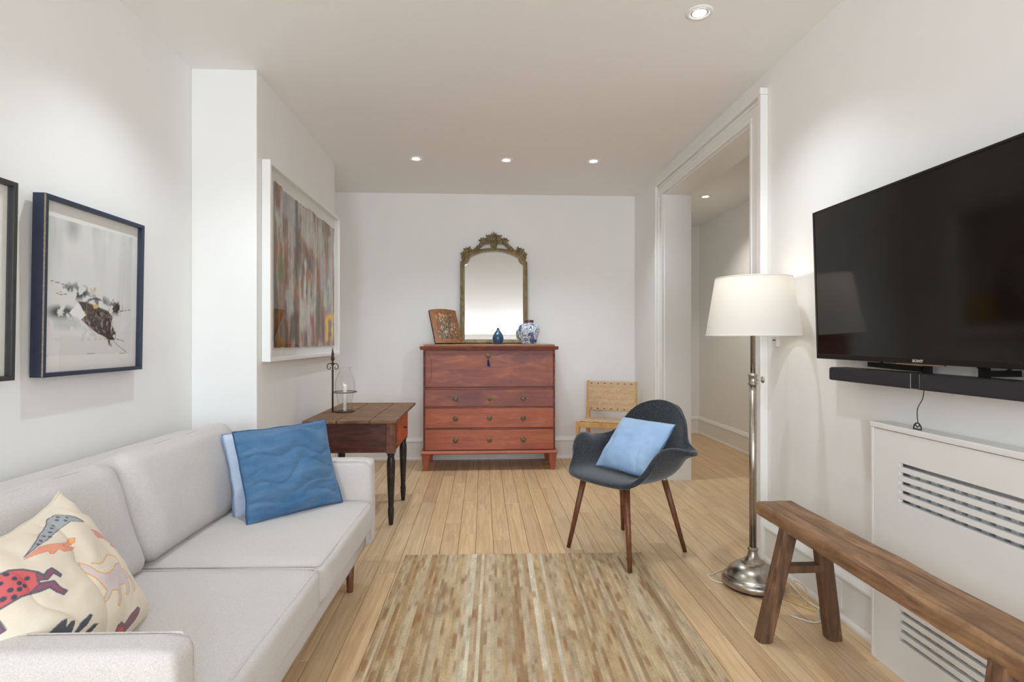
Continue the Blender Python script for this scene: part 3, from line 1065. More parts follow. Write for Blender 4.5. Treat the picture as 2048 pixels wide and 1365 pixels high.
G().box(lx[0] + PS / 2, lx[1] - PS / 2, ly[1] + PS / 2 - .026, ly[1] + PS / 2 - .004, .460, .670).build('apron', M['apron'], tb, bevel=.002)
G().box(lx[0] - PS / 2 + .004, lx[0] - PS / 2 + .026, ly[0] + PS / 2, ly[1] - PS / 2, .460, .670).build('apron', M['apron'], tb, bevel=.002)
G().box(lx[1] + PS / 2 - .026, lx[1] + PS / 2 - .006, ly[0] + PS / 2, ly[1] - PS / 2, .460, .670).build('apron', M['post'], tb, bevel=.002)
dr = G().box(lx[1] + PS / 2 - .012, lx[1] + PS / 2 + .014, ly[0] + PS / 2 + .055, ly[1] - PS / 2 - .03, .487, .655).build('drawer', M['orange'], tb, bevel=.003)
G().lathe([(.004, 0), (.004, .006), (.008, .010), (.009, .016), (.005, .020), (.0005, .021)], (lx[1] + PS / 2 + .013, 0.01, .572), 14, 'x').build('knob', M['ebony'], dr, smooth=True)

# candle stand with hurricane glass on the table
TZ = .6905
cs = thing('candle_stand', 'rusty iron hurricane stand with scrolls and pointed finial', 'candle holder', (-.915, 3.75, TZ))
G().lathe([(.0005, .0), (.063, 0), (.064, .004), (.062, .0065), (.052, .0065), (.050, .004), (.0005, .004)], n=32).box(-.088, -.045, -.018, .018, 0, .0055).build('base_plate', M['iron'], cs, smooth=False, bevel=.0008)
for y in (-.011, .011):
    G().tube([(-.080, y, .004), (-.080, y, .275)], .0032, 8).build('rod', M['iron'], cs, smooth=True)
G().tube([(-.080 + .078 + .077 * math.cos(a), .077 * math.sin(a), .132) for a in np.linspace(0, 2 * math.pi, 40, endpoint=False)], .0028, 8, closed=True).build('ring', M['iron'], cs, smooth=True)
for s in (-1, 1):
    pts = []
    for q in range(34):
        a = math.pi * (1.0 - q / 33 * 2.3)
        r = .020 - .013 * (q / 33)
        pts.append((-.080 + s * (.022 + r * math.cos(a)), 0, .300 + .004 - .012 * (q / 33) + r * 1.15 * math.sin(a)))
    pts = [(-.080 + s * .002, 0, .262)] + pts
    G().tube(pts, .0030, 8, r_end=.0022).build('scroll', M['iron'], cs, smooth=True)
G().lathe([(.006, .262), (.0075, .27), (.005, .285), (.0045, .315), (.0085, .322), (.0085, .328), (.005, .333), (.011, .345), (.0125, .355), (.010, .366), (.006, .370), (.009, .376), (.0085, .385), (.004, .410), (.0008, .432)], (-.080, 0, 0), 14).build('finial', M['iron'], cs, smooth=True)
M['glass'] = glass_pane('clear_glass')
gp = [(.052, .0075), (.050, .02), (.046, .06), (.053, .10), (.0640, .150), (.0660, .185), (.058, .225), (.044, .258), (.0365, .275), (.037, .286), (.040, .297)]
prof = gp + [(r - .0018, z) for r, z in reversed(gp)]
hg = G().lathe(prof, n=36, closed=True).build('hurricane_glass', M['glass'], smooth=True)
hg.location = (-.915, 3.75, TZ)
tag(hg, 'clear glass hurricane chimney standing in the iron stand', 'glass')
cd = thing('candle', 'white taper candle standing inside the hurricane glass', 'candle', (-.915, 3.75, TZ + .0045))
G().lathe([(.0005, 0), (.0125, 0), (.0120, .172), (.008, .176), (.0005, .175)], n=20).build('wax', pbr('white_wax', (240, 238, 232), .45), cd, smooth=True)
G().tube([(0, 0, .174), (.0006, 0, .186)], .0009, 6).build('wick', M['black'], cd)

# ------------------------------------------------------------------ fall-front chest
CX0, CX1, CY0, CY1 = -.527, .653, 4.965, 5.432
def stain(name, a, b, wear, sc=(3, 40, 40), wlo=.5, whi=.75):
    m, nt, bs = nodes_for(name)
    bs.inputs['Roughness'].default_value = .5
    v = tex_vec(nt, sc, 20.0)
    f = noise_node(nt, v, 1.0, 7, .65, .8)
    c = ramp(nt, f, [(.3, lin(a)), (.7, lin(b))])
    v2 = tex_vec(nt, (2.0, 5, 6), 20.0)
    f2 = noise_node(nt, v2, 1.0, 5, .6, .5)
    c = mix(nt, ramp(nt, f2, [(wlo, (0, 0, 0)), (whi, (.8, .8, .8))]), c, rgba(wear))
    v3 = tex_vec(nt, (9, 60, 90), 20.0)
    f3 = noise_node(nt, v3, 1.0, 6, .75, .2)
    f4 = noise_node(nt, tex_vec(nt, (3.5, 9, 12), 33.0), 1.0, 6, .7, .8)
    c = mix(nt, ramp(nt, f4, [(.50, (0, 0, 0)), (.72, (.45, .45, .45))]), c, rgba((206, 132, 98)))
    c = mix(nt, ramp(nt, f3, [(.64, (0, 0, 0)), (.74, (.30, .30, .30))]), c, rgba((222, 160, 132)))
    nt.links.new(c, bs.inputs['Base Color'])
    bump(nt, bs, f3, .15, .001)
    return m


M['red_lo'] = stain('red_stained_pine', (156, 84, 61), (187, 106, 79), (132, 74, 68), wlo=.55, whi=.85)
M['red_mid'] = stain('red_mauve_pine', (134, 76, 64), (166, 98, 80), (112, 72, 78), wlo=.40, whi=.70)
M['red_dark'] = stain('dark_red_rail', (84, 42, 34), (118, 60, 46), (70, 38, 38))
M['red_top'] = stain('worn_top_board', (128, 96, 70), (166, 128, 94), (148, 90, 66))
CWd = CX1 - CX0
ch = thing('secretary_chest', 'red stained antique fall-front chest with three drawers below', 'chest', ((CX0 + CX1) / 2, (CY0 + CY1) / 2, 0))
hw, hd = CWd / 2, (CY1 - CY0) / 2
FY = -hd
G().box(-hw, hw, FY + .022, hd, .172, 1.098).build('carcase', M['red_mid'], ch, bevel=.003)
for s in (-1, 1):
    G().box(*sorted((s * hw, s * (hw - .016))), FY + .004, FY + .03, .178, 1.098).build('side_stile', M['red_dark'], ch, bevel=.002)
G().box(-hw + .004, hw - .004, FY - .004, hd, 1.1115, 1.129).build('top_board', M['red_top'], ch, bevel=.004)
G().prism([(FY + .0, 1.080), (FY - .012, 1.092), (FY - .026, 1.104), (FY - .030, 1.1115), (hd, 1.1115), (hd, 1.080)], -hw - .028, hw + .028, 'yz').build('cornice', M['red_mid'], ch, bevel=.002)
# fall front: board with raised frame lines and canted panel
ff = G().box(-hw + .018, hw - .018, FY, FY + .024, .748, 1.074).build('fall_front', M['red_mid'], ch, bevel=.004)
for s in (-1, 1):
    pts = [(s * (hw - .032), .765), (s * (hw - .070), .82), (s * (hw - .076), .90), (s * (hw - .070), 1.005), (s * (hw - .032), 1.058)]
    G().tube([(x, FY - .0005, z) for x, z in pts], .0022, 5).build('panel_moulding', M['red_mid'], ff)
    G().tube([(s * (hw - .03), FY - .0005, .765), (s * (hw - .03), FY - .0005, 1.058)], .0016, 5).build('panel_moulding', M['red_lo'], ff)
G().box(-hw + .03, hw - .03, FY + .010, FY + .026, .726, .742).build('pull_slide_rail', M['red_mid'], ch, bevel=.001)


def rosette(parent, x, z, key=False, ring=None):
    o = G().lathe([(.0235, 0), (.0235, -.003), (.020, -.0045), (.0185, -.0035), (.016, -.0065), (.010, -.007), (.0005, -.0075)], (x, FY, z), 24, 'y').build('escutcheon' if key else 'pull_plate', M['brass'], parent, smooth=True)
    for k in range(14):
        a = k * 2 * math.pi / 14
    if key:
        G().lathe([(.005, 0), (.0005, -.0012)], (x, FY - .0075, z + .003), 12, 'y').box(x - .0022, x + .0022, FY - .0088, FY - .0070, z - .010, z + .003).build('keyhole', M['black'], o)
    else:
        G().ball((x, FY - .013, z + (.016 if not ring else .0)), .0052).build('knob', M['brass'], o, smooth=True)
        up = 1 if ring == 'up' else -1
        zc = z + .016 - .020 if up < 0 else z + .022
        G().tube([(x + .0195 * math.cos(a), FY - .0125 - (.002 if up < 0 else 0), zc + .0195 * math.sin(a)) for a in np.linspace(0, 2 * math.pi, 24, endpoint=False)], .0021, 6, closed=True).build('pull_ring', M['brass'], o, smooth=True)


for k, (z0, z1, m_) in enumerate(((.572, .721, M['red_mid']), (.383, .556, M['red_lo']), (.186, .365, M['red_lo']))):
    d = G().box(-hw + .016, hw - .016, FY, FY + .024, z0, z1).build('drawer', m_, ch, bevel=.004)
    zc = (z0 + z1) / 2 - .002
    rosette(d, -.303, zc)
    rosette(d, -.0, zc, key=True)
    rosette(d, .303, zc)
    G().box(-hw + .012, hw - .012, FY + .012, FY + .03, z1 + .002, z1 + .013).build('drawer_rail', M['red_mid'], ch)
rosette(ff, -.012, 1.027, key=True)
G().prism([(FY - .010, .148), (FY - .020, .156), (FY - .018, .166), (FY - .004, .178), (hd, .178), (hd, .148)], -hw - .020, hw + .020, 'yz').build('base_moulding', M['red_lo'], ch, bevel=.003)
for sx in (-1, 1):
    for sy in (-1, 1):
        xt, yt = sx * (hw - .022), (FY + .026 if sy < 0 else hd - .045)
        a, b = .036, .021
        ft = G().hexa([(xt - b, yt - b, 0), (xt + b, yt - b, 0), (xt + b, yt + b, 0), (xt - b, yt + b, 0),
                       (xt - a, yt - a, .148), (xt + a, yt - a, .148), (xt + a, yt + a, .148), (xt - a, yt + a, .148)]).build('foot', M['red_lo'], ch, bevel=.002)
        if sy < 0:
            for k in range(5):
                q = (k - 2) / 2.0
                x0, x1 = xt + q * (b - .005), xt + q * (a - .006)
                G().hexa([(x0 - .0026, yt - b - .003, .012), (x0 + .0026, yt - b - .003, .012), (x0 + .0026, yt - b + .004, .012), (x0 - .0026, yt - b + .004, .012),
                          (x1 - .0042, yt - a - .0035, .142), (x1 + .0042, yt - a - .0035, .142), (x1 + .0042, yt - a + .004, .142), (x1 - .0042, yt - a + .004, .142)]).build('flute', M['red_lo'], ft)
CHX, CHY = (CX0 + CX1) / 2, (CY0 + CY1) / 2
kt = thing('key_tassel', 'small key with a navy blue tassel hanging in the fall-front lock', 'tassel', (CHX - .012, CY0 - .004, .955))
G().tube([(0, .004, .072), (0, -.022, .072)], .0022, 6).tube([(.010 * math.cos(a), -.024, .062 + .012 * math.sin(a)) for a in np.linspace(0, 2 * math.pi, 16, endpoint=False)], .0018, 6, closed=True).build('key', M['brass'], kt)
M['navy_thread'] = fabric('navy_thread', (14, 22, 66), (34, 48, 104), 900, .5)
tg = G()
for k in range(9):
    a = k * 2 * math.pi / 9
    tg.tube([(.004 * math.cos(a), -.022 + .004 * math.sin(a), .026), (.011 * math.cos(a) + .004, -.022 + .009 * math.sin(a), -.012 - .006 * (k % 3))], .0030, 5)
tg.ball((0, -.022, .030), .0085, 1, 1, 1.2).tube([(0, -.023, .038), (0, -.023, .052)], .0018, 5)
tg.build('tassel', M['navy_thread'], kt)

# ------------------------------------------------------------------ mirror on the chest
M['mirror'] = pbr('mirror_silver', (244, 246, 247), .0, 1.0)
M['gilt'] = wood('olive_gilt', (96, 88, 58), (150, 134, 92), (30, 30, 6), .45, .3, wear=(172, 138, 98), wear_scale=22, wear_lo=.5, wear_hi=.8)
mr = thing('wall_mirror', 'arched mirror in an olive gilt frame with a carved flower crest', 'mirror', (.1105, 5.335, 1.1295))
mr.rotation_euler = (math.radians(-5.0), 0, 0)
HO, HI = .325, .288


def arc_pts(p0, p1, bulge, n):
    (x0, y0), (x1, y1) = p0, p1
    out = []
    for k in range(n):
        t_ = k / n
        x, y = x0 + (x1 - x0) * t_, y0 + (y1 - y0) * t_
        nx, ny_ = -(y1 - y0), (x1 - x0)
        h_ = math.sin(math.pi * t_) * bulge
        L = math.hypot(nx, ny_)
        out.append((x + nx / L * h_, y + ny_ / L * h_))
    return out


def half_loop(ho, zb, zs, xa, za, zp, b1, b2):
    """bottom centre, right side up to the arch top"""
    r = [(0, zb), (ho, zb), (ho, zb + .3), (ho, zs)]
    r += arc_pts((ho, zs), (xa, za), b1, 7)[1:]
    r += [(xa, za)] + arc_pts((xa, za), (0, zp), b2, 9)[1:]
    return r


inner = half_loop(HI, .036, .772, .238, .838, .905, .014, -.018)
outer = half_loop(HO, 0, .800, .262, .868, .935, .006, -.020)


def full(hl):
    return hl + [(0, hl[-1][1] + (hl[-1][1] - hl[-2][1]) * .3)] + [(-x, z) for x, z in reversed(hl[1:])]


fi, fo = full(inner), full(outer)
g = G()
loops = []
for k_, yv in ((0, .0), (0, -.014), (.35, -.026), (.75, -.018), (1, -.016), (1, .0)):
    loops.append([(o_[0] + (i_[0] - o_[0]) * k_, yv, o_[1] + (i_[1] - o_[1]) * k_) for o_, i_ in zip(fo, fi)])
n = len(fo)
vs = [p for L in loops for p in L]
fs = [(a * n + i, a * n + (i + 1) % n, ((a + 1) % 6) * n + (i + 1) % n, ((a + 1) % 6) * n + i) for a in range(6) for i in range(n)]
g.add(vs, fs).build('frame', M['gilt'], mr)
g = G()
g.prism([(x, z) for x, z in fi], -.0080, -.004, 'xz')
g.build('mirror_glass', M['mirror'], mr)
fi2 = [(x * .975, .036 + .010 + (z - .036) * .975) for x, z in fi]
vs = [(x, -.0084, z) for x, z in fi] + [(x, -.0102, z) for x, z in fi2]
G().add(vs, [(i, (i + 1) % n, n + (i + 1) % n, n + i) for i in range(n)]).build('glass_bevel', M['mirror'], mr)
# carved crest
g = G()
rc = random.Random(5)


def flower(x, z, r):
    r *= 1.25
    g.ball((x, -.020, z), r * .70, 1, .8, 1, 10, 6)
    for k in range(6):
        a = k * math.pi / 3 + .3
        g.ball((x + math.cos(a) * r * .72, -.014, z + math.sin(a) * r * .72), r * .42, 1, .6, 1, 8, 5)


def leaf(x, z, ang, L, wd):
    c, s = math.cos(ang), math.sin(ang)
    g.add([(x + c * a - s * b, yv, z + s * a + c * b) for a, b, yv in ((0, 0, -.006), (L * .5, wd, -.010), (L, 0, -.008), (L * .5, -wd, -.010), (L * .5, 0, -.018), (L * .4, 0, 0))],
          [(0, 1, 4), (1, 2, 4), (2, 3, 4), (3, 0, 4), (1, 0, 5), (2, 1, 5), (3, 2, 5), (0, 3, 5)])


for k in range(5):
    leaf(0, 1.035, math.pi / 2 + (k - 2) * .42, .072 - .008 * abs(k - 2), .011)
flower(0, 1.022, .021)
for s in (-1, 1):
    flower(s * .047, 1.022, .022); flower(s * .103, .998, .024); flower(s * .128, .968, .015); flower(s * .152, .944, .016); flower(s * .172, .922, .017); flower(s * .20, .905, .013)
    for x, z, a in ((.055, 1.045, 1.9), (.065, 1.045, 1.2), (.04, 1.05, 2.2), (.105, 1.018, 1.8), (.118, 1.015, 1.2), (.126, 1.005, .5), (.09, 1.018, 2.3)):
        leaf(s * x, z, a if s > 0 else math.pi - a, .028, .011)
    flower(s * .262, .905, .020); flower(s * .236, .915, .016); flower(s * .287, .888, .015); flower(s * .300, .862, .014)
    for x, z, a in ((.262, .92, 1.4), (.25, .92, 1.9), (.278, .915, .8), (.236, .93, 1.7), (.305, .875, .5), (.30, .85, -.9)):
        leaf(s * x, z, a if s > 0 else math.pi - a, .026, .011)
    g.tube([(s * x, -.010, z) for x, z in ((.03, .985), (.07, .985), (.105, .972), (.128, .950), (.150, .925))], .009, 8)
    g.tube([(s * x, -.010, z) for x, z in ((.17, .905), (.21, .893), (.25, .878), (.285, .850), (.300, .815))], .012, 8)
    g.tube([(s * x, -.008, z) for x, z in ((.145, .940), (.165, .918), (.18, .905))], .013, 8)
# basket in the middle
for k in range(7):
    q = (k - 3) / 3
    g.hexa([(q * .016 - .004, -.022 + .006 * q * q, .928), (q * .016 + .004, -.022 + .006 * q * q, .928), (q * .016 + .004, 0, .928), (q * .016 - .004, 0, .928),
            (q * .040 - .006, -.026 + .008 * q * q, 1.0), (q * .040 + .006, -.026 + .008 * q * q, 1.0), (q * .040 + .006, 0, 1.0), (q * .040 - .006, 0, 1.0)])
g.tube([(-.045, -.016, 1.0), (.045, -.016, 1.0)], .007, 8).tube([(-.020, -.018, .93), (.020, -.018, .93)], .006, 8)
g.build('carved_crest', M['gilt'], mr, smooth=True)

# ------------------------------------------------------------------ things on the chest
CT = 1.1292
ib = thing('painted_icon', 'old painted wooden icon board with rows of small figures', 'icon', (-.303, 5.115, CT + .0108))
ib.rotation_euler = (math.radians(-24), 0, math.radians(32))
IW, IH = .14, .335
ny, nz = 90, 110
vs = []
for j in range(nz):
    for i in range(ny):
        u, v = 2 * i / (ny - 1) - 1, j / (nz - 1)
        z = v * (IH + .012 * (1 - u * u))
        vs.append((u * IW * (1 - .02 * v), -.004 * (1 - u * u), z))
va = np.array(vs)
U, V = va[:, 0] / IW, va[:, 2] / (IH + .01)
P = Paint(U, V, (150, 96, 46))
fb = fbm(U, V, 3, 8, 4.2, 4)
P.blend(np.clip(fb * 1.4 + .2, 0, 1), (112, 66, 32), .7)
fld = (np.abs(U - .04) < .68) & (V > .12) & (V < .90)
P.blend(fld.astype(float), (92, 82, 62), .85)
P.blend(fld * np.clip(fbm(U, V, 9, 12, 7.7, 3) * 2, 0, 1), (132, 96, 56), .7)
ri = random.Random(3)
pal = [(168, 66, 44), (70, 84, 70), (196, 178, 140), (92, 58, 60), (120, 112, 104), (204, 120, 56), (58, 50, 44)]
for row in range(5):
    for k in range(7):
        x = -.54 + k * .19 + ri.uniform(-.08, .08)
        z = .17 + row * .145 + ri.uniform(-.045, .045)
        P.dot(x, z, .075, ri.choice(pal), .85, .05)
        P.dot(x + ri.uniform(-.02, .02), z + .055, .035, ri.choice([(186, 150, 106), (166, 116, 70), (200, 176, 136)]), .9, .024)
        if ri.random() < .3:
            P.dot(x + .04, z - .01, .02, (204, 190, 158), .8, .04)
P.dot(-.30, .82, .15, (206, 92, 40), .9, .075); P.dot(-.27, .84, .08, (226, 156, 90), .8, .04)
for k in range(170):
    P.dot(ri.uniform(-.6, .66), ri.uniform(.14, .88), ri.uniform(.02, .055), ri.choice(pal), .75, ri.uniform(.015, .05))
fs = [(j * ny + i, j * ny + i + 1, (j + 1) * ny + i + 1, (j + 1) * ny + i) for j in range(nz - 1) for i in range(ny - 1)]
me = bpy.data.meshes.new('painted_board'); me.from_pydata(vs, [], fs); set_cols(me, P.c)
o = link('painted_face', me, vcol_mat('icon_paint', .35, .1, 120, .3, .5), ib)
pl = [(-IW, 0), (IW, 0), (IW * .98, IH)] + [(u * IW * .98, IH + .012 * (1 - u * u)) for u in np.linspace(.8, -.8, 9)] + [(-IW * .98, IH)]
G().prism(pl, .0005, .024, 'xz').build('board', wood('dark_board', (66, 38, 22), (100, 62, 38), (30, 30, 4), .5, .2), ib, bevel=.002)
es = thing('brass_easel', 'small brass wire easel holding up the painted icon', 'easel', (-.303, 5.115, CT), math.radians(32))
for s in (-1, 1):
    G().tube([(s * .055, .17, .002), (s * .055, .02, .002), (s * .055, -.034, .002), (s * .055, -.034, .030)], .002, 6).build('foot_wire', M['brass'], es)
G().tube([(-.055, -.034, .030), (.055, -.034, .030)], .002, 6).build('front_rail', M['brass'], es)
G().tube([(0, .17, .002), (0, .105, .17)], .002, 6).tube([(-.055, .17, .002), (.055, .17, .002)], .002, 6).build('prop_wire', M['brass'], es)

M['bluevase'] = pbr('blue_glass', (20, 84, 128), .06, 0.0, spec=.8, coat=.6)
nt = M['bluevase'].node_tree; bs = nt.nodes['Principled BSDF']
bs.inputs['Transmission Weight'].default_value = .35
bv = G().lathe([(.0005, .001), (.034, 0), (.038, .004), (.048, .030), (.0515, .052), (.049, .070), (.041, .090), (.028, .110), (.016, .126), (.0115, .136), (.011, .146), (.0125, .149), (.009, .149), (.008, .136), (.0005, .130)], n=36).build('bud_vase', M['bluevase'], smooth=True)
bv.location = (.142, 5.08, CT)
tag(bv, 'small teardrop vase of deep blue glass before the mirror', 'vase')

# blue and white ginger jar
m, nt, bs = nodes_for('blue_white_porcelain')
bs.inputs['Roughness'].default_value = .12
v = tex_vec(nt)
f1 = noise_node(nt, v, 34, 1.5, .5, 1.6)
f2 = noise_node(nt, v, 17, 1, .5, .4)
line = ramp(nt, f1, [(.0, (0, 0, 0)), (.445, (0, 0, 0)), (.47, (1, 1, 1)), (.52, (1, 1, 1)), (.545, (0, 0, 0)), (1, (0, 0, 0))])
c = mix(nt, line, rgba((222, 230, 238)), rgba((34, 52, 92)))
c = mix(nt, ramp(nt, f2, [(.57, (0, 0, 0)), (.61, (.9, .9, .9))]), c, rgba((44, 70, 122)))
c = mix(nt, ramp(nt, f2, [(.68, (0, 0, 0)), (.70, (.8, .8, .8))]), c, rgba((120, 150, 200)))
nt.links.new(c, bs.inputs['Base Color'])
jar = thing('ginger_jar', 'blue and white porcelain jar with a brown lid', 'jar', (.430, 5.13, CT))
G().lathe([(.0005, .003), (.060, 0), (.066, .002), (.068, .012), (.079, .050), (.092, .090), (.099, .125), (.098, .150), (.088, .172), (.066, .186), (.046, .190), (.043, .193), (.043, .205), (.038, .205), (.0005, .190)], n=48).build('body', m, jar, smooth=True)
G().lathe([(.0005, .196), (.0425, .1965), (.0435, .199), (.0435, .219), (.041, .223), (.0005, .224)], n=36).build('lid', wood('turned_brown_lid', (74, 38, 22), (118, 66, 40), (20, 20, 60), .3, .1), jar, smooth=False, bevel=.001)

# ------------------------------------------------------------------ webbed chair in the corner
M['birch'] = wood('golden_birch', (196, 150, 92), (222, 180, 120), (30, 30, 4), .45, .1)
M['web'] = wood('tan_webbing', (198, 168, 130), (220, 192, 156), (60, 60, 60), .7, .2, contrast=(.3, .7))
WC_R = math.radians(-24)
fl_w = Vector((.866, 5.005, 0)); ca, sa = math.cos(WC_R), math.sin(WC_R)
# local: x to the chair's right as seen from the front, y to the back; origin between the feet
WW, WD = .47, .385
ctr = fl_w + Vector((ca * WW / 2 - sa * WD / 2, sa * WW / 2 + ca * WD / 2, 0))
wc = thing('webbed_chair', 'low blond wood chair with woven tan strap seat and back', 'chair', ctr, WC_R)
hx, hy = WW / 2, WD / 2
for s in (-1, 1):
    G().bar((s * hx, -hy, 0), (s * hx, -hy, .432), .026, .026, .036, .036).build('leg', M['birch'], wc, bevel=.003)
    G().bar((s * (hx - .01), hy - .005, 0), (s * (hx - .01), hy - .03, .40), .028, .028, .036, .040).bar((s * (hx - .01), hy - .03, .40), (s * (hx - .01), hy - .005, .775), .036, .040, .026, .026).build('leg', M['birch'], wc, bevel=.003)
    G().bar((s * hx, -hy, .402), (s * (hx - .01), hy - .03, .385), .05, .024, side=(0, 0, 1)).build('seat_rail', M['birch'], wc, bevel=.004)
    G().bar((s * hx, -hy, .20), (s * (hx - .01), hy - .016, .20), .03, .02, side=(0, 0, 1)).build('stretcher', M['birch'], wc, bevel=.004)
G().bar((-hx, -hy, .402), (hx, -hy, .402), .052, .026, side=(0, 0, 1)).build('seat_rail', M['birch'], wc, bevel=.005)
G().bar((-hx, hy - .03, .39), (hx, hy - .03, .39), .045, .024, side=(0, 0, 1)).build('seat_rail', M['birch'], wc, bevel=.005)


def by(z):
    return hy - .03 + (z - .40) / .375 * .025


for z in (.752, .508):
    G().bar((-hx + .01, by(z), z), (hx - .01, by(z), z), .034, .022, side=(0, 0, 1)).build('back_rail', M['birch'], wc, bevel=.005)


def strap(parent, pts_fn, along, width, name='strap'):
    pass


def weave(origin, du, dv, nrm, nu, nv, Lu, Lv, wu, wv, thick=.0022, amp=.0024):
    """nu straps running along dv and nv straps along du"""
    origin, du, dv, nrm = Vector(origin), Vector(du), Vector(dv), Vector(nrm)
    us = [(i + .5) / nu * Lu for i in range(nu)]
    vs_ = [(j + .5) / nv * Lv for j in range(nv)]
    for kind in (0, 1):
        A, B, La, wd = (us, vs_, Lv, wu) if kind == 0 else (vs_, us, Lu, wv)
        for i, a in enumerate(A):
            stations = [(0.0, 0.0)] + [(b, (amp if (i + j + kind) % 2 else -amp)) for j, b in enumerate(B)] + [(La, 0.0)]
            vs, fs = [], []
            for st, off in stations:
                for sgn, h in ((-1, off), (1, off), (1, off - thick), (-1, off - thick)):
                    w_ = a + sgn * wd / 2
                    p = origin + (du * w_ + dv * st if kind == 0 else du * st + dv * w_) + nrm * h
                    vs.append(p)
            for q in range(len(stations) - 1):
                for e in range(4):
                    fs.append((q * 4 + e, q * 4 + (e + 1) % 4, q * 4 + 4 + (e + 1) % 4, q * 4 + 4 + e))
            fs += [(0, 1, 2, 3), tuple(len(vs) - 4 + e for e in range(4))]
            G().add(vs, fs).build('strap', M['web'], wc)


weave((-hx + .012, -hy - .012, .4335), (1, 0, 0), (0, 1, -.045), (0, 0, 1), 7, 5, WW - .024, WD - .0, .055, .064, amp=.0036)
zb_, zt_ = .495, .768
dvv = Vector((0, by(zt_) - by(zb_), zt_ - zb_)).normalized()
weave((-hx + .014, by(zb_) - .016, zb_), (1, 0, 0), dvv, (0, -1, .06), 7, 5, WW - .028, zt_ - zb_, .055, .048, amp=.0034)
for i in range(7):                                   # dark boxes stand in for the shade inside strap slots, top and bottom rails
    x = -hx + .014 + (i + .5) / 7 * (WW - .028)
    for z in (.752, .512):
        G().box(x - .008, x + .008, by(z) - .0205, by(z) - .0185, z - .004, z + .0025).build('strap_slot_shade', M['apron'], wc)

# ------------------------------------------------------------------ shell armchair
m, nt, bs = nodes_for('charcoal_wool')
bs.inputs['Roughness'].default_value = .95
bs.inputs['Specular IOR Level'].default_value = .1
bs.inputs['Sheen Weight'].default_value = .35
v = tex_vec(nt)
f1 = noise_node(nt, v, 260, 3, .8); f2 = noise_node(nt, v, 70, 5, .7)
c = ramp(nt, f1, [(.36, lin((14, 18, 26))), (.52, lin((46, 51, 60))), (.70, lin((110, 109, 106)))])
c = mix(nt, ramp(nt, f2, [(.45, (0, 0, 0)), (.75, (.5, .5, .5))]), c, rgba((40, 46, 56)))
nt.links.new(c, bs.inputs['Base Color'])
bump(nt, bs, f1, .6, .001)
M['wool'] = m
AC = Vector((.80, 3.055, 0))
A_ROT = math.atan2(-.82, .57)                # local +x (seen right) -> world (.57,-.82); local -y is the front
ac = thing('shell_armchair', 'charcoal wool shell armchair with flared arms and walnut legs', 'armchair', AC, A_ROT)
rows = [
    [(0, .262, .405), (.10, .258, .405), (.17, .245, .407), (.205, .232, .410), (.222, .222, .416)],
    [(0, .285, .428), (.10, .280, .428), (.17, .265, .430), (.210, .250, .433), (.232, .232, .440)],
    [(0, .235, .442), (.11, .232, .442), (.19, .218, .445), (.232, .192, .458), (.256, .158, .500)],
    [(0, .150, .436), (.115, .148, .437), (.21, .140, .446), (.252, .130, .497), (.276, .122, .585)],
    [(0, .060, .426), (.12, .060, .428), (.225, .058, .443), (.268, .060, .525), (.296, .064, .626)],
    [(0, -.050, .418), (.125, -.050, .422), (.235, -.045, .450), (.278, -.035, .545), (.322, -.022, .622)],
    [(0, -.140, .428), (.13, -.135, .434), (.245, -.115, .470), (.286, -.098, .568), (.378, -.105, .590)],
    [(0, -.200, .475), (.13, -.190, .480), (.228, -.165, .512), (.264, -.160, .572), (.348, -.172, .590)],
    [(0, -.235, .550), (.128, -.222, .553), (.200, -.197, .570), (.232, -.186, .592), (.258, -.187, .612)],
    [(0, -.258, .635), (.122, -.245, .635), (.188, -.220, .640), (.214, -.208, .648), (.230, -.200, .655)],
    [(0, -.285, .735), (.115, -.275, .730), (.172, -.255, .724), (.196, -.246, .716), (.212, -.240, .708)],
    [(0, -.305, .797), (.085, -.298, .790), (.138, -.278, .774), (.160, -.268, .762), (.175, -.262, .752)],
    [(0, -.312, .820), (.060, -.307, .812), (.105, -.291, .796), (.128, -.282, .785), (.143, -.276, .776)],
]
vs, fs = [], []
for r in rows:
    full_r = [(-s, y, z) for s, y, z in reversed(r[1:])] + r
    for s, y, z in full_r:
        vs.append((s, -y, z))
nc = 9
for i in range(len(rows) - 1):
    for j in range(nc - 1):
        fs.append((i * nc + j, i * nc + j + 1, (i + 1) * nc + j + 1, (i + 1) * nc + j))
me = bpy.data.meshes.new('shell'); me.from_pydata(vs, [], fs)
bm = bmesh.new(); bm.from_mesh(me); bmesh.ops.recalc_face_normals(bm, faces=bm.faces)
bm.normal_update()
if sum(f_.normal.z for f_ in bm.faces) < 0:
    bmesh.ops.reverse_faces(bm, faces=bm.faces)
bm.to_mesh(me); bm.free()
me.polygons.foreach_set('use_smooth', [True] * len(me.polygons))
sh = link('shell', me, M['wool'], ac)
s0 = sh.modifiers.new('smooth', 'SUBSURF'); s0.levels = 2; s0.render_levels = 2
so = sh.modifiers.new('thickness', 'SOLIDIFY'); so.thickness = .028; so.offset = -1
ss = sh.modifiers.new('round_rim', 'SUBSURF'); ss.levels = 1; ss.render_levels = 1
feet = [(-.224, .229, 0), (.230, .241, .011), (.219, -.232, 0), (-.228, -.236, 0)]
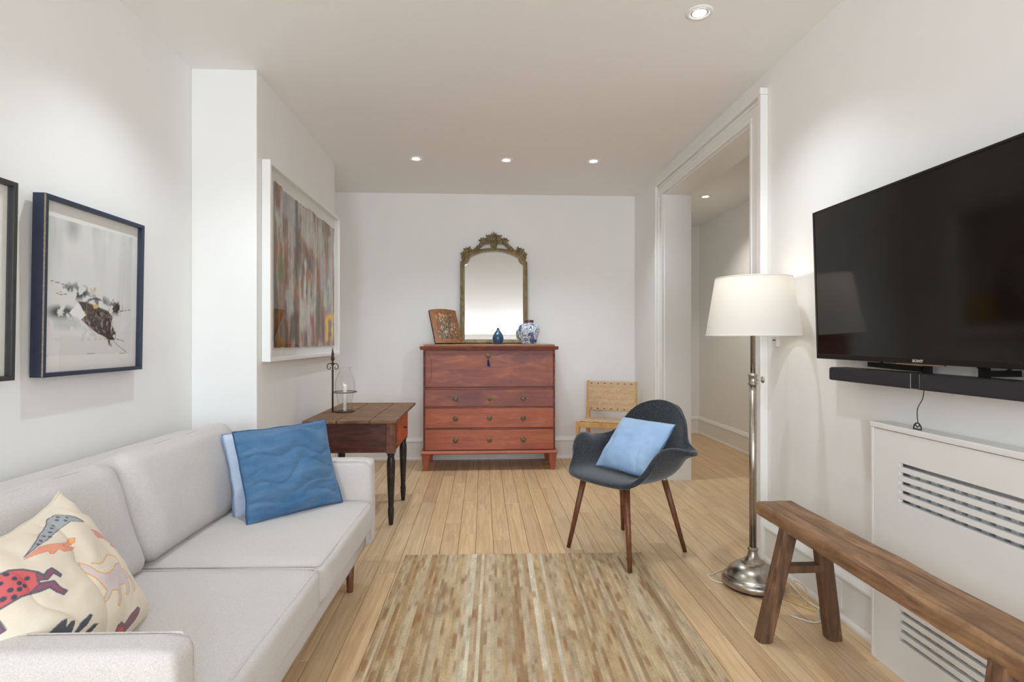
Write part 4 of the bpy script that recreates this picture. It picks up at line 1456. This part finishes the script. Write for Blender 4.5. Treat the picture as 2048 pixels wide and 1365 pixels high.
for k, (s, y, z0) in enumerate(feet):
    tx = (.150 if s > 0 else -.150); ty = (.175 if y > 0 else -.135)
    zt = .412
    G().tube([(s, -y, z0), (s + (tx - s) * .5, -(y + (ty - y) * .5), (z0 + zt) / 2), (tx, -ty, zt)], .0115, 20, r_end=.0175).build('leg', M['walnut'], ac, smooth=True)
    G().lathe([(.0205, .398), (.0205, .407), (.019, .409), (.001, .409)], (tx, -ty, 0), 20).build('ferrule', pbr('bright_steel', (190, 190, 192), .25, 1.0) if k == 0 else bpy.data.materials['bright_steel'], ac, smooth=True)


def ac_pt(s, y, z):
    return ac.matrix_basis @ Vector((s, -y, z))


bpy.context.view_layer.update()
throw_pillow('throw_pillow', 'light blue linen pillow resting on the charcoal shell armchair', .38, .352, .14, M['ice'], M['ice_hem'], 80, .007, 6.3,
             ac_pt(-.150, .065, .446), ac_pt(.18, .075, .446), ac_pt(.04, -.170, .715), ridges=(8, 6, .020))

# ------------------------------------------------------------------ floor lamp
M['nickel'] = pbr('brushed_nickel', (176, 170, 160), .28, 1.0, var=.12, vscale=60)
LX, LY = 1.284, 2.575
lp = thing('floor_lamp', 'brushed nickel floor lamp with a white drum shade beside the opening', 'lamp', (LX, LY, 0))
G().lathe([(.0005, .004), (.128, .003), (.130, .008), (.1285, .012)], n=48).build('foot_pad', M['black'], lp, smooth=True)
prof = [(.128, .010), (.137, .014), (.140, .024), (.139, .034), (.133, .044), (.128, .048), (.127, .052), (.122, .056), (.119, .058), (.117, .062), (.108, .078), (.090, .094), (.066, .106), (.052, .110), (.050, .113), (.050, .119), (.046, .122), (.034, .130), (.026, .142), (.022, .158), (.0205, .168), (.024, .172), (.0245, .178), (.021, .182), (.0175, .184)]
G().lathe(prof, n=56).build('base', M['nickel'], lp, angle=28)
G().lathe([(.0165, .18), (.0165, .968)], n=28).build('lower_pole', M['nickel'], lp, smooth=True)
G().lathe([(.0165, .955), (.0225, .957), (.0225, .963), (.0185, .966), (.0185, .995), (.0225, .998), (.0225, 1.005), (.014, 1.008), (.012, 1.012)], n=28).build('collar', M['nickel'], lp, smooth=True)
kn = G().lathe([(.004, 0), (.004, .022), (.006, .024), (.0165, .030), (.0165, .034), (.007, .037), (.0005, .039)], (.016, 0, .980), 18, 'x').build('height_knob', M['nickel'], lp, smooth=True)
G().lathe([(.0115, 1.0), (.0115, 1.30), (.016, 1.302), (.016, 1.345), (.010, 1.35)], n=24).build('upper_pole', M['nickel'], lp, smooth=True)
m, nt, bs = nodes_for('lamp_shade_linen')
nt.nodes.remove(bs)
out = nt.nodes['Material Output']
df = nt.nodes.new('ShaderNodeBsdfDiffuse'); df.inputs[0].default_value = (.86, .85, .82, 1)
tl = nt.nodes.new('ShaderNodeBsdfTranslucent'); tl.inputs[0].default_value = (.84, .80, .74, 1)
ms = nt.nodes.new('ShaderNodeMixShader'); ms.inputs[0].default_value = .30
nt.links.new(df.outputs[0], ms.inputs[1]); nt.links.new(tl.outputs[0], ms.inputs[2]); nt.links.new(ms.outputs[0], out.inputs['Surface'])
RB, RT, Z0, Z1 = .213, .170, 1.190, 1.462
sd = G().lathe([(RB, Z0), (RT, Z1)], n=64)
sd.f = sd.f[:64]
sdo = sd.build('lamp_shade', m, lp, smooth=True, recalc=False)
for r, z in ((RB, Z0), (RT, Z1)):
    G().tube([(r * math.cos(a), r * math.sin(a), z) for a in np.linspace(0, 2 * math.pi, 64, endpoint=False)], .0028, 6, closed=True).build('rim', pbr('shade_rim', (236, 234, 228), .8) if z == Z0 else bpy.data.materials['shade_rim'], sdo, smooth=True)
sp = G()
for k in range(3):
    a = k * 2 * math.pi / 3 + .4
    sp.tube([(0, 0, 1.435), (RT * math.cos(a), RT * math.sin(a), 1.455)], .002, 6)
sp.tube([(.012, 0, 1.34), (.045, 0, 1.38), (.012, 0, 1.435)], .0018, 6).tube([(-.012, 0, 1.34), (-.045, 0, 1.38), (-.012, 0, 1.435)], .0018, 6)
sp.build('shade_carrier', M['nickel'], lp)
G().ball((0, 0, 1.385), .028, 1, 1, 1.2, 16, 10).build('bulb', emit('bulb_glow', (1.0, .82, .6), 6.0), lp, smooth=True)
pd = bpy.data.lights.new('lamp_light', 'POINT'); pd.energy = LAMP_W; pd.color = (1.0, .90, .78); pd.shadow_soft_size = .035
po = bpy.data.objects.new('lamp_light', pd); po.location = (0, 0, 1.385); po.parent = lp; COL.objects.link(po)
po.location = (0, 0, 1.425)

# cords on the floor behind the bench leg
M['cord'] = pbr('clear_gold_cord', (214, 186, 128), .35)
M['wcord'] = pbr('white_cord', (232, 230, 224), .4)


def curve_pts(p, n=8):
    """Catmull-Rom through the points"""
    p = [Vector(q) for q in p]
    p = [p[0]] + p + [p[-1]]
    out = []
    for i in range(1, len(p) - 2):
        for k in range(n):
            t_ = k / n
            out.append(.5 * ((2 * p[i]) + (p[i + 1] - p[i - 1]) * t_ + (2 * p[i - 1] - 5 * p[i] + 4 * p[i + 1] - p[i + 2]) * t_ ** 2 + (3 * p[i] - p[i - 1] - 3 * p[i + 1] + p[i + 2]) * t_ ** 3))
    out.append(p[-2])
    return out


cdn = G().tube(curve_pts([(1.38, 2.48, .004), (1.43, 2.42, .02), (1.44, 2.50, .05), (1.46, 2.44, .045), (1.41, 2.36, .004), (1.36, 2.42, .004), (1.42, 2.32, .006), (1.47, 2.30, .03), (1.482, 2.288, .085)]), .0024, 6)
tag(cdn.build('lamp_cord', M['cord'], smooth=True), 'pale gold lamp cord coiled on the floor behind the bench leg', 'cord')
wc2 = G().tube(curve_pts([(1.30, 2.28, .004), (1.36, 2.22, .004), (1.41, 2.235, .005), (1.45, 2.30, .008), (1.44, 2.42, .010), (1.465, 2.62, .012), (1.47, 2.80, .010)]), .0030, 6)
tag(wc2.build('extension_cord', M['wcord'], smooth=True), 'white cord lying on the floor along the baseboard', 'cord')
wc3 = G().tube(curve_pts([(1.15, 2.60, .004), (1.11, 2.615, .012), (1.10, 2.66, .02), (1.14, 2.70, .006), (1.22, 2.75, .004), (1.33, 2.75, .004), (1.40, 2.66, .004)]), .0022, 6)
tag(wc3.build('thin_cord', M['wcord'], smooth=True), 'thin clear cord looping around the lamp base', 'cord')
tg_ = thing('paper_tag', 'white paper tag with blue print on the lamp cord', 'tag', (1.405, 2.225, .004), math.radians(28))
tg_.rotation_euler = (math.radians(-12), 0, math.radians(10))
G().box(-.014, .014, 0, .0008, 0, .055).build('card', pbr('white_card', (236, 238, 240), .6), tg_)
for k in range(7):
    G().box(-.011, .011 - .004 * (k % 3), -.0006, 0, .008 + k * .006, .0105 + k * .006).build('print_line', pbr('blue_print', (92, 112, 150), .7) if k == 0 else bpy.data.materials['blue_print'], tg_)

# ------------------------------------------------------------------ wall fittings
def plate(name, label, y0, y1, z0, z1, x, d, cat):
    t = thing(name, label, cat, (x, (y0 + y1) / 2, z0))
    G().box(-d, 0, -(y1 - y0) / 2, (y1 - y0) / 2, 0, z1 - z0).build('face_plate', M['white_frame'], t, bevel=.0015)
    return t


ot = plate('wall_outlet', 'white double socket set in the baseboard under the bench', 2.232, 2.306, .048, .162, XR - .019, .006, 'outlet')
for z in (.034, .078):
    so_ = G().box(-.0085, -.005, -.017, .017, z - .014, z + .014).build('socket', M['white_frame'], ot, bevel=.002)
    for y in (-.006, .006):
        G().box(-.0092, -.0080, y - .001, y + .001, z - .002, z + .007).build('slot', M['black'], so_)
    G().lathe([(.0022, -.0092), (.0005, -.0092)], (0, 0, z - .008), 10, 'x').build('slot', M['black'], so_)
sw = plate('wall_sensor', 'small white control box on the wall under the lamp shade', 2.755, 2.80, 1.135, 1.185, XR, .018, 'switch')
G().box(-.0195, -.017, -.012, .012, .030, .036).build('display', M['apron'], sw)

# ------------------------------------------------------------------ television, mount, soundbar
TVY0, TVY1 = 1.202, 2.312
tv = thing('television', 'large flat black television on the white wall', 'television', (1.434, (TVY0 + TVY1) / 2, 1.090))
tv.rotation_euler = (0, math.radians(-1.8), 0)
TW, TH = (TVY1 - TVY0) / 2, .624
M['screen'] = pbr('black_screen', (10, 8, 7), .09, spec=.45)
M['bezel'] = pbr('dark_bezel', (30, 24, 22), .35, .4)
G().box(.006, .045, -TW + .004, TW - .004, .006, TH - .004).build('body', M['black'], tv, bevel=.003)
for a in ((-TW, TW, 0, .020), (-TW, TW, TH - .009, TH), (-TW, -TW + .009, .020, TH - .009), (TW - .009, TW, .020, TH - .009)):
    G().box(0, .010, *a).build('bezel', M['bezel'], tv, bevel=.001)
G().box(.0025, .006, -TW + .008, TW - .008, .019, TH - .008).build('screen', M['screen'], tv)
G().box(.004, .012, -.10, .10, -.005, .001).build('lower_trim', pbr('champagne_trim', (176, 150, 120), .3, .8), tv)
cu = bpy.data.curves.new('logo', 'FONT'); cu.body = 'SONY'; cu.size = .0125; cu.extrude = .0004; cu.align_x = 'CENTER'; cu.offset = .0006; cu.space_character = 1.02
co = bpy.data.objects.new('logo_tmp', cu); COL.objects.link(co)
bpy.context.view_layer.update()
lm = bpy.data.meshes.new_from_object(co.evaluated_get(bpy.context.evaluated_depsgraph_get()))
bpy.data.objects.remove(co)
lo = link('logo', lm, pbr('silver_logo', (214, 210, 204), .3, .5), tv)
lo.rotation_euler = (math.pi / 2, 0, -math.pi / 2)
lo.scale = (1.35, 1, 1)
lo.location = (-.0006, .0, .0055)

mo = thing('tv_mount', 'black steel wall bracket between the television and the soundbar', 'bracket', (XR, (TVY0 + TVY1) / 2, 1.03))
G().box(-.006, 0, -.30, .30, .12, .40).build('wall_plate', M['steel'], mo, bevel=.001)
for y in (.02, -.19):
    G().box(-.036, -.026, y - .016, y + .016, .0, .34).box(-.026, -.006, y + .012, y + .016, .0, .34).build('vertical_rail', M['steel'], mo, bevel=.001)
for (p0, p1) in (((-.032, .30, .046), (-.032, .04, .040)), ((-.032, -.30, .046), (-.032, -.21, .040)), ((-.03, -.52, .046), (-.03, -.33, .040))):
    G().bar(p0, p1, .018, .012, side=(0, 0, 1)).build('arm', M['steel'], mo)
for s, y in ((1, .13), (-1, -.28)):
    G().tube(curve_pts([(-.020, y, .075), (-.018, y + .04, .045), (-.014, y + .10, .040), (-.018, y + .14, .07)]), .004, 6).build('cable', M['black'], mo, smooth=True)
sb = thing('soundbar', 'long dark grey soundbar hung below the television', 'speaker', (1.400, 1.727, 1.008))
BLn = .447
M['grille'] = fabric('grey_grille_cloth', (44, 42, 46), (66, 64, 68), 1200, .5, sheen=.0)
G().box(.004, .072, -BLn, BLn, 0, .052).build('body', M['black'], sb, bevel=.003)
for s in (-1, 1):
    G().box(0, .006, *sorted((s * .018, s * (BLn - .001))), .003, .048).build('grille', M['grille'], sb, bevel=.001)
G().box(-.0005, .006, -.018, .018, .002, .050).build('centre_panel', pbr('gloss_black', (18, 18, 20), .08), sb, bevel=.001)
G().box(-.0012, .004, .016, .019, .001, .051).build('chrome_strip', pbr('bright_chrome', (200, 204, 210), .12, 1.0), sb)
G().box(-.0012, .004, -.014, .016, .0005, .003).build('chrome_strip', bpy.data.materials['bright_chrome'], sb)
sc = thing('sensor_cable', 'thin black cable with a small triangular sensor above the radiator cover', 'cable', (1.475, 1.80, .868))
G().tube(curve_pts([(-.03, -.055, .142), (-.028, -.048, .11), (-.022, -.020, .075), (-.018, -.012, .048), (-.016, -.013, .022)]), .0014, 6).build('wire', M['black'], sc, smooth=True)
G().tube([(-.018 + 0 * a, x, z) for a, x, z in ((0, -.030, .002), (0, .004, .002), (0, .002, .012), (0, -.007, .022), (0, -.019, .022), (0, -.028, .012))], .0022, 6, closed=True).tube([(-.018, -.022, .016), (-.018, -.013, .008), (-.018, -.004, .016)], .0018, 6).build('sensor', M['black'], sc)

# ------------------------------------------------------------------ radiator and its cover
rc = thing('radiator_cover', 'white radiator cover with two groups of horizontal slots', 'radiator cover', (RCX, (RC0 + RC1) / 2, 0))
YC = (RC0 + RC1) / 2
S0, S1 = .70 - YC, 1.853 - YC                    # slot range
Y0_, Y1_ = RC0 - YC, RC1 - YC
T_ = .016
M['cover'] = pbr('white_cover_paint', (234, 234, 233), .4)
up_z = [.7375 - .031 * k for k in range(5)]
lo_z = [.2605 - .0315 * k for k in range(5)]
SH = .0068
pan = G().box(0, T_, S1, Y1_ - .010, .0, RCH - .022).box(0, T_, Y0_ + .01, S0, 0, RCH - .022)
pan.box(0, T_, S0, S1, up_z[0] + SH, RCH - .022).box(0, T_, S0, S1, lo_z[0] + SH, up_z[-1] - SH).box(0, T_, S0, S1, 0, lo_z[-1] - SH)
pan.build('front_panel', M['cover'], rc)
for zs in (up_z, lo_z):
    for a, b in zip(zs[:-1], zs[1:]):
        G().box(0, T_, S0 - .001, S1 + .001, b + SH, a - SH).build('slat', M['cover'], rc)
D_ = XR - RCX - .001
G().box(-.004, D_, Y0_, Y1_ + .003, RCH - .020, RCH).build('top_board', M['cover'], rc, bevel=.003)
G().box(-.001, D_, Y1_ - .012, Y1_, 0, RCH - .020).build('side_panel', M['cover'], rc, bevel=.002)
G().box(-.001, D_, Y0_, Y0_ + .012, 0, RCH - .020).build('side_panel', M['cover'], rc, bevel=.002)
rad = thing('radiator', 'grey column radiator inside the slotted white cover', 'radiator', (RCX + .044, YC, 0))
col_me = G().box(-.012, .016, -.012, .012, .05, .715).mesh('section')
col_me.materials.append(pbr('radiator_paint', (222, 226, 230), .5))
yk = S0 + .03
while yk < S1 - .01:
    o = link('section', col_me, None, rad, bevel=.004); o.location = (0, yk, 0)
    yk += .046
G().box(-.006, .010, S0, S1 - .02, 0, .06).build('foot_rail', bpy.data.materials['radiator_paint'], rad)

# ------------------------------------------------------------------ rustic bench
M['bench'] = wood('weathered_brown_elm', (92, 66, 46), (172, 132, 95), (30, 2.6, 30), .55, .55, wear=(118, 86, 60), wear_scale=8, wear_lo=.45, wear_hi=.7, contrast=(.32, .66))
M['benchleg'] = wood('weathered_brown_leg', (64, 46, 34), (134, 98, 70), (36, 36, 4), .6, .55, wear=(92, 66, 48), wear_scale=10, wear_lo=.45, wear_hi=.7, contrast=(.32, .66))
BX0, BX1, BY0, BY1 = 1.160, 1.328, .96, 2.305
bn = thing('bench', 'long rustic brown wooden bench before the radiator cover', 'bench', ((BX0 + BX1) / 2, (BY0 + BY1) / 2, 0))
hw_, hl_ = (BX1 - BX0) / 2, (BY1 - BY0) / 2
vs, fs = [], []
NY, NXb = 60, 10
prof = [(-1, .0), (-1.0, .25), (-.98, .6), (-.93, .9), (-.85, 1.0)] + [(-.85 + 1.7 * k / NXb, 1.0) for k in range(1, NXb)] + [(.85, 1.0), (.93, .9), (.98, .6), (1, .25), (1, 0)]
for j in range(NY + 1):
    y = -hl_ + 2 * hl_ * j / NY
    for (u, v) in prof:
        wl = .006 * noise.noise((3, y * 5, 0)) + .0025 * noise.noise((3, y * 22, 0)) if u < 0 else -.006 * noise.noise((9, y * 5, 0))
        top_ = .482 + .003 * noise.noise((u * 2, y * 6, 4)) - (.004 if abs(u) < .5 else 0) * 0
        z = .432 + (top_ - .432) * v - (.004 * noise.noise((u * 3, y * 4, 8)) if v == 0 else 0)
        yy3 = y + (.008 * noise.noise((u * 2.5, v * 3, j)) if j in (0, NY) else 0)
        vs.append((u * hw_ + wl, yy3, z))
n = len(prof)
for j in range(NY):
    for i in range(n):
        fs.append((j * n + i, j * n + (i + 1) % n, (j + 1) * n + (i + 1) % n, (j + 1) * n + i))
fs += [tuple(range(n)), tuple(NY * n + i for i in range(n))]
seat = G().add(vs, fs)
me = seat.mesh('seat'); smooth_by_angle(me, 50)
link('seat', me, M['bench'], bn)
for ye, foot_y, top_y in ((1, 2.108 - (BY0 + BY1) / 2, 2.085 - (BY0 + BY1) / 2), (-1, 1.165 - (BY0 + BY1) / 2, 1.19 - (BY0 + BY1) / 2)):
    for s in (-1, 1):
        xf, xt = s * .140 - .012, s * .062
        lg = G()
        p0, p1 = Vector((xf, foot_y, 0)), Vector((xt, top_y, .440))
        N = 8
        ring = []
        for k in range(N + 1):
            p = p0.lerp(p1, k / N)
            wx, wy = .028, .031
            pts8 = []
            for a, b in ((-1, -.6), (-.6, -1), (.6, -1), (1, -.6), (1, .6), (.6, 1), (-.6, 1), (-1, .6)):
                q = noise.noise((a * 2 + s * 7, b * 2 + ye * 3, k * .7)) * .0022
                pts8.append((p.x + a * wx + q, p.y + b * wy + q, max(0.0, p.z)))
            ring.append(pts8)
        lg.add([p for r_ in ring for p in r_], [(k * 8 + i, k * 8 + (i + 1) % 8, (k + 1) * 8 + (i + 1) % 8, (k + 1) * 8 + i) for k in range(N) for i in range(8)] + [tuple(range(8)), tuple(N * 8 + i for i in range(8))])
        lg.build('leg', M['benchleg'], bn)
    zy = foot_y + (top_y - foot_y) * .66
    G().bar((-.100, zy, .285), (.095, zy, .285), .030, .040, side=(0, 0, 1)).build('stretcher', M['benchleg'], bn, bevel=.003)

# ------------------------------------------------------------------ jute rug
RW, RL = 1.285, 2.05
NB, KX = 96, 4
NYR = 330
xs_ = np.linspace(-RW / 2, RW / 2, NB * KX + 1)
ys_ = np.linspace(-RL, 0, NYR * 2 + 1)
XX, YY = np.meshgrid(xs_, ys_)
bi = np.clip(((XX + RW / 2) / RW * NB).astype(int), 0, NB - 1)
fx = ((XX + RW / 2) / RW * NB) % 1.0
ph = (bi % 2) * .5
bead = np.abs(np.sin(math.pi * (YY / (RL / NYR) + ph)))
hgt = .006 + .0035 * np.sin(math.pi * fx) ** .8 * (.55 + .45 * bead)
edge_in = np.minimum(np.minimum(XX + RW / 2, RW / 2 - XX), np.minimum(YY + RL, -YY))
hgt = np.where(edge_in <= 1e-6, .0005, hgt)
jit = np.array([random.gauss(0, .0025) for _ in range(NB + 1)])
Ye = YY + np.where(YY > -1e-6, jit[bi], 0)
ROT = math.radians(-1.4)
pal = [(196, 168, 130), (214, 194, 160), (182, 150, 110), (206, 184, 150), (222, 208, 182), (166, 130, 90), (192, 168, 136), (152, 122, 90), (202, 174, 132), (188, 170, 146)]
bc = np.array([lin(random.choice(pal)) for _ in range(NB)])
bc = (bc + .5 * np.roll(bc, 1, 0)) / 1.5
bc = bc * .72 + bc.mean(0) * .28
for k in (27, 28, 31, 49, 50, 54):
    bc[k] = lin((226, 214, 190))
NS = 64


def per_braid(seed_):
    """a smooth random run along every braid, sampled at the grid rows"""
    r_ = rng.normal(0, 1, (NB, NS + 3))
    r_ = (r_[:, :-2] + r_[:, 1:-1] * 1.5 + r_[:, 2:]) / 2.1
    t_ = (YY + RL) / RL * (NS - 1)
    i_ = np.clip(t_.astype(int), 0, NS - 1)
    f_ = t_ - i_
    return r_[bi, i_] * (1 - f_) + r_[bi, np.minimum(i_ + 1, NS)] * f_


n1, n2 = per_braid(1), per_braid(2)
cols = bc[bi] * (1 + .09 * n1)[..., None]
k1 = np.clip(n2 - .5, 0, 1)[..., None] * .5
k2 = np.clip(-n2 - .8, 0, 1)[..., None] * .6
cols = cols * (1 - k1) + np.array(lin((226, 206, 170))) * k1
cols = cols * (1 - k2) + np.array(lin((150, 104, 58))) * k2
cols *= (1 + rng.normal(0, .08, XX.shape))[..., None]
nx_, ny_ = len(xs_), len(ys_)
me = bpy.data.meshes.new('rug')
vs = np.c_[XX.ravel(), Ye.ravel(), hgt.ravel()]
idx = np.arange(nx_ * ny_).reshape(ny_, nx_)
qs = np.stack([idx[:-1, :-1], idx[:-1, 1:], idx[1:, 1:], idx[1:, :-1]], -1).reshape(-1, 4)
me.vertices.add(len(vs)); me.vertices.foreach_set('co', vs.ravel())
me.loops.add(qs.size); me.loops.foreach_set('vertex_index', qs.ravel())
me.polygons.add(len(qs)); me.polygons.foreach_set('loop_start', np.arange(0, qs.size, 4)); me.polygons.foreach_set('loop_total', np.full(len(qs), 4))
me.update(calc_edges=True)
me.polygons.foreach_set('use_smooth', [True] * len(me.polygons))
set_cols(me, np.clip(cols.reshape(-1, 3), 0, 1))
rug = link('jute_rug', me, vcol_mat('jute', .95, .25, 900, .4, .1))
rug.location = (.227 + .0, 3.008, .0)
rug.rotation_euler = (0, 0, ROT)
tag(rug, 'striped natural jute rug on the oak floor', 'rug')
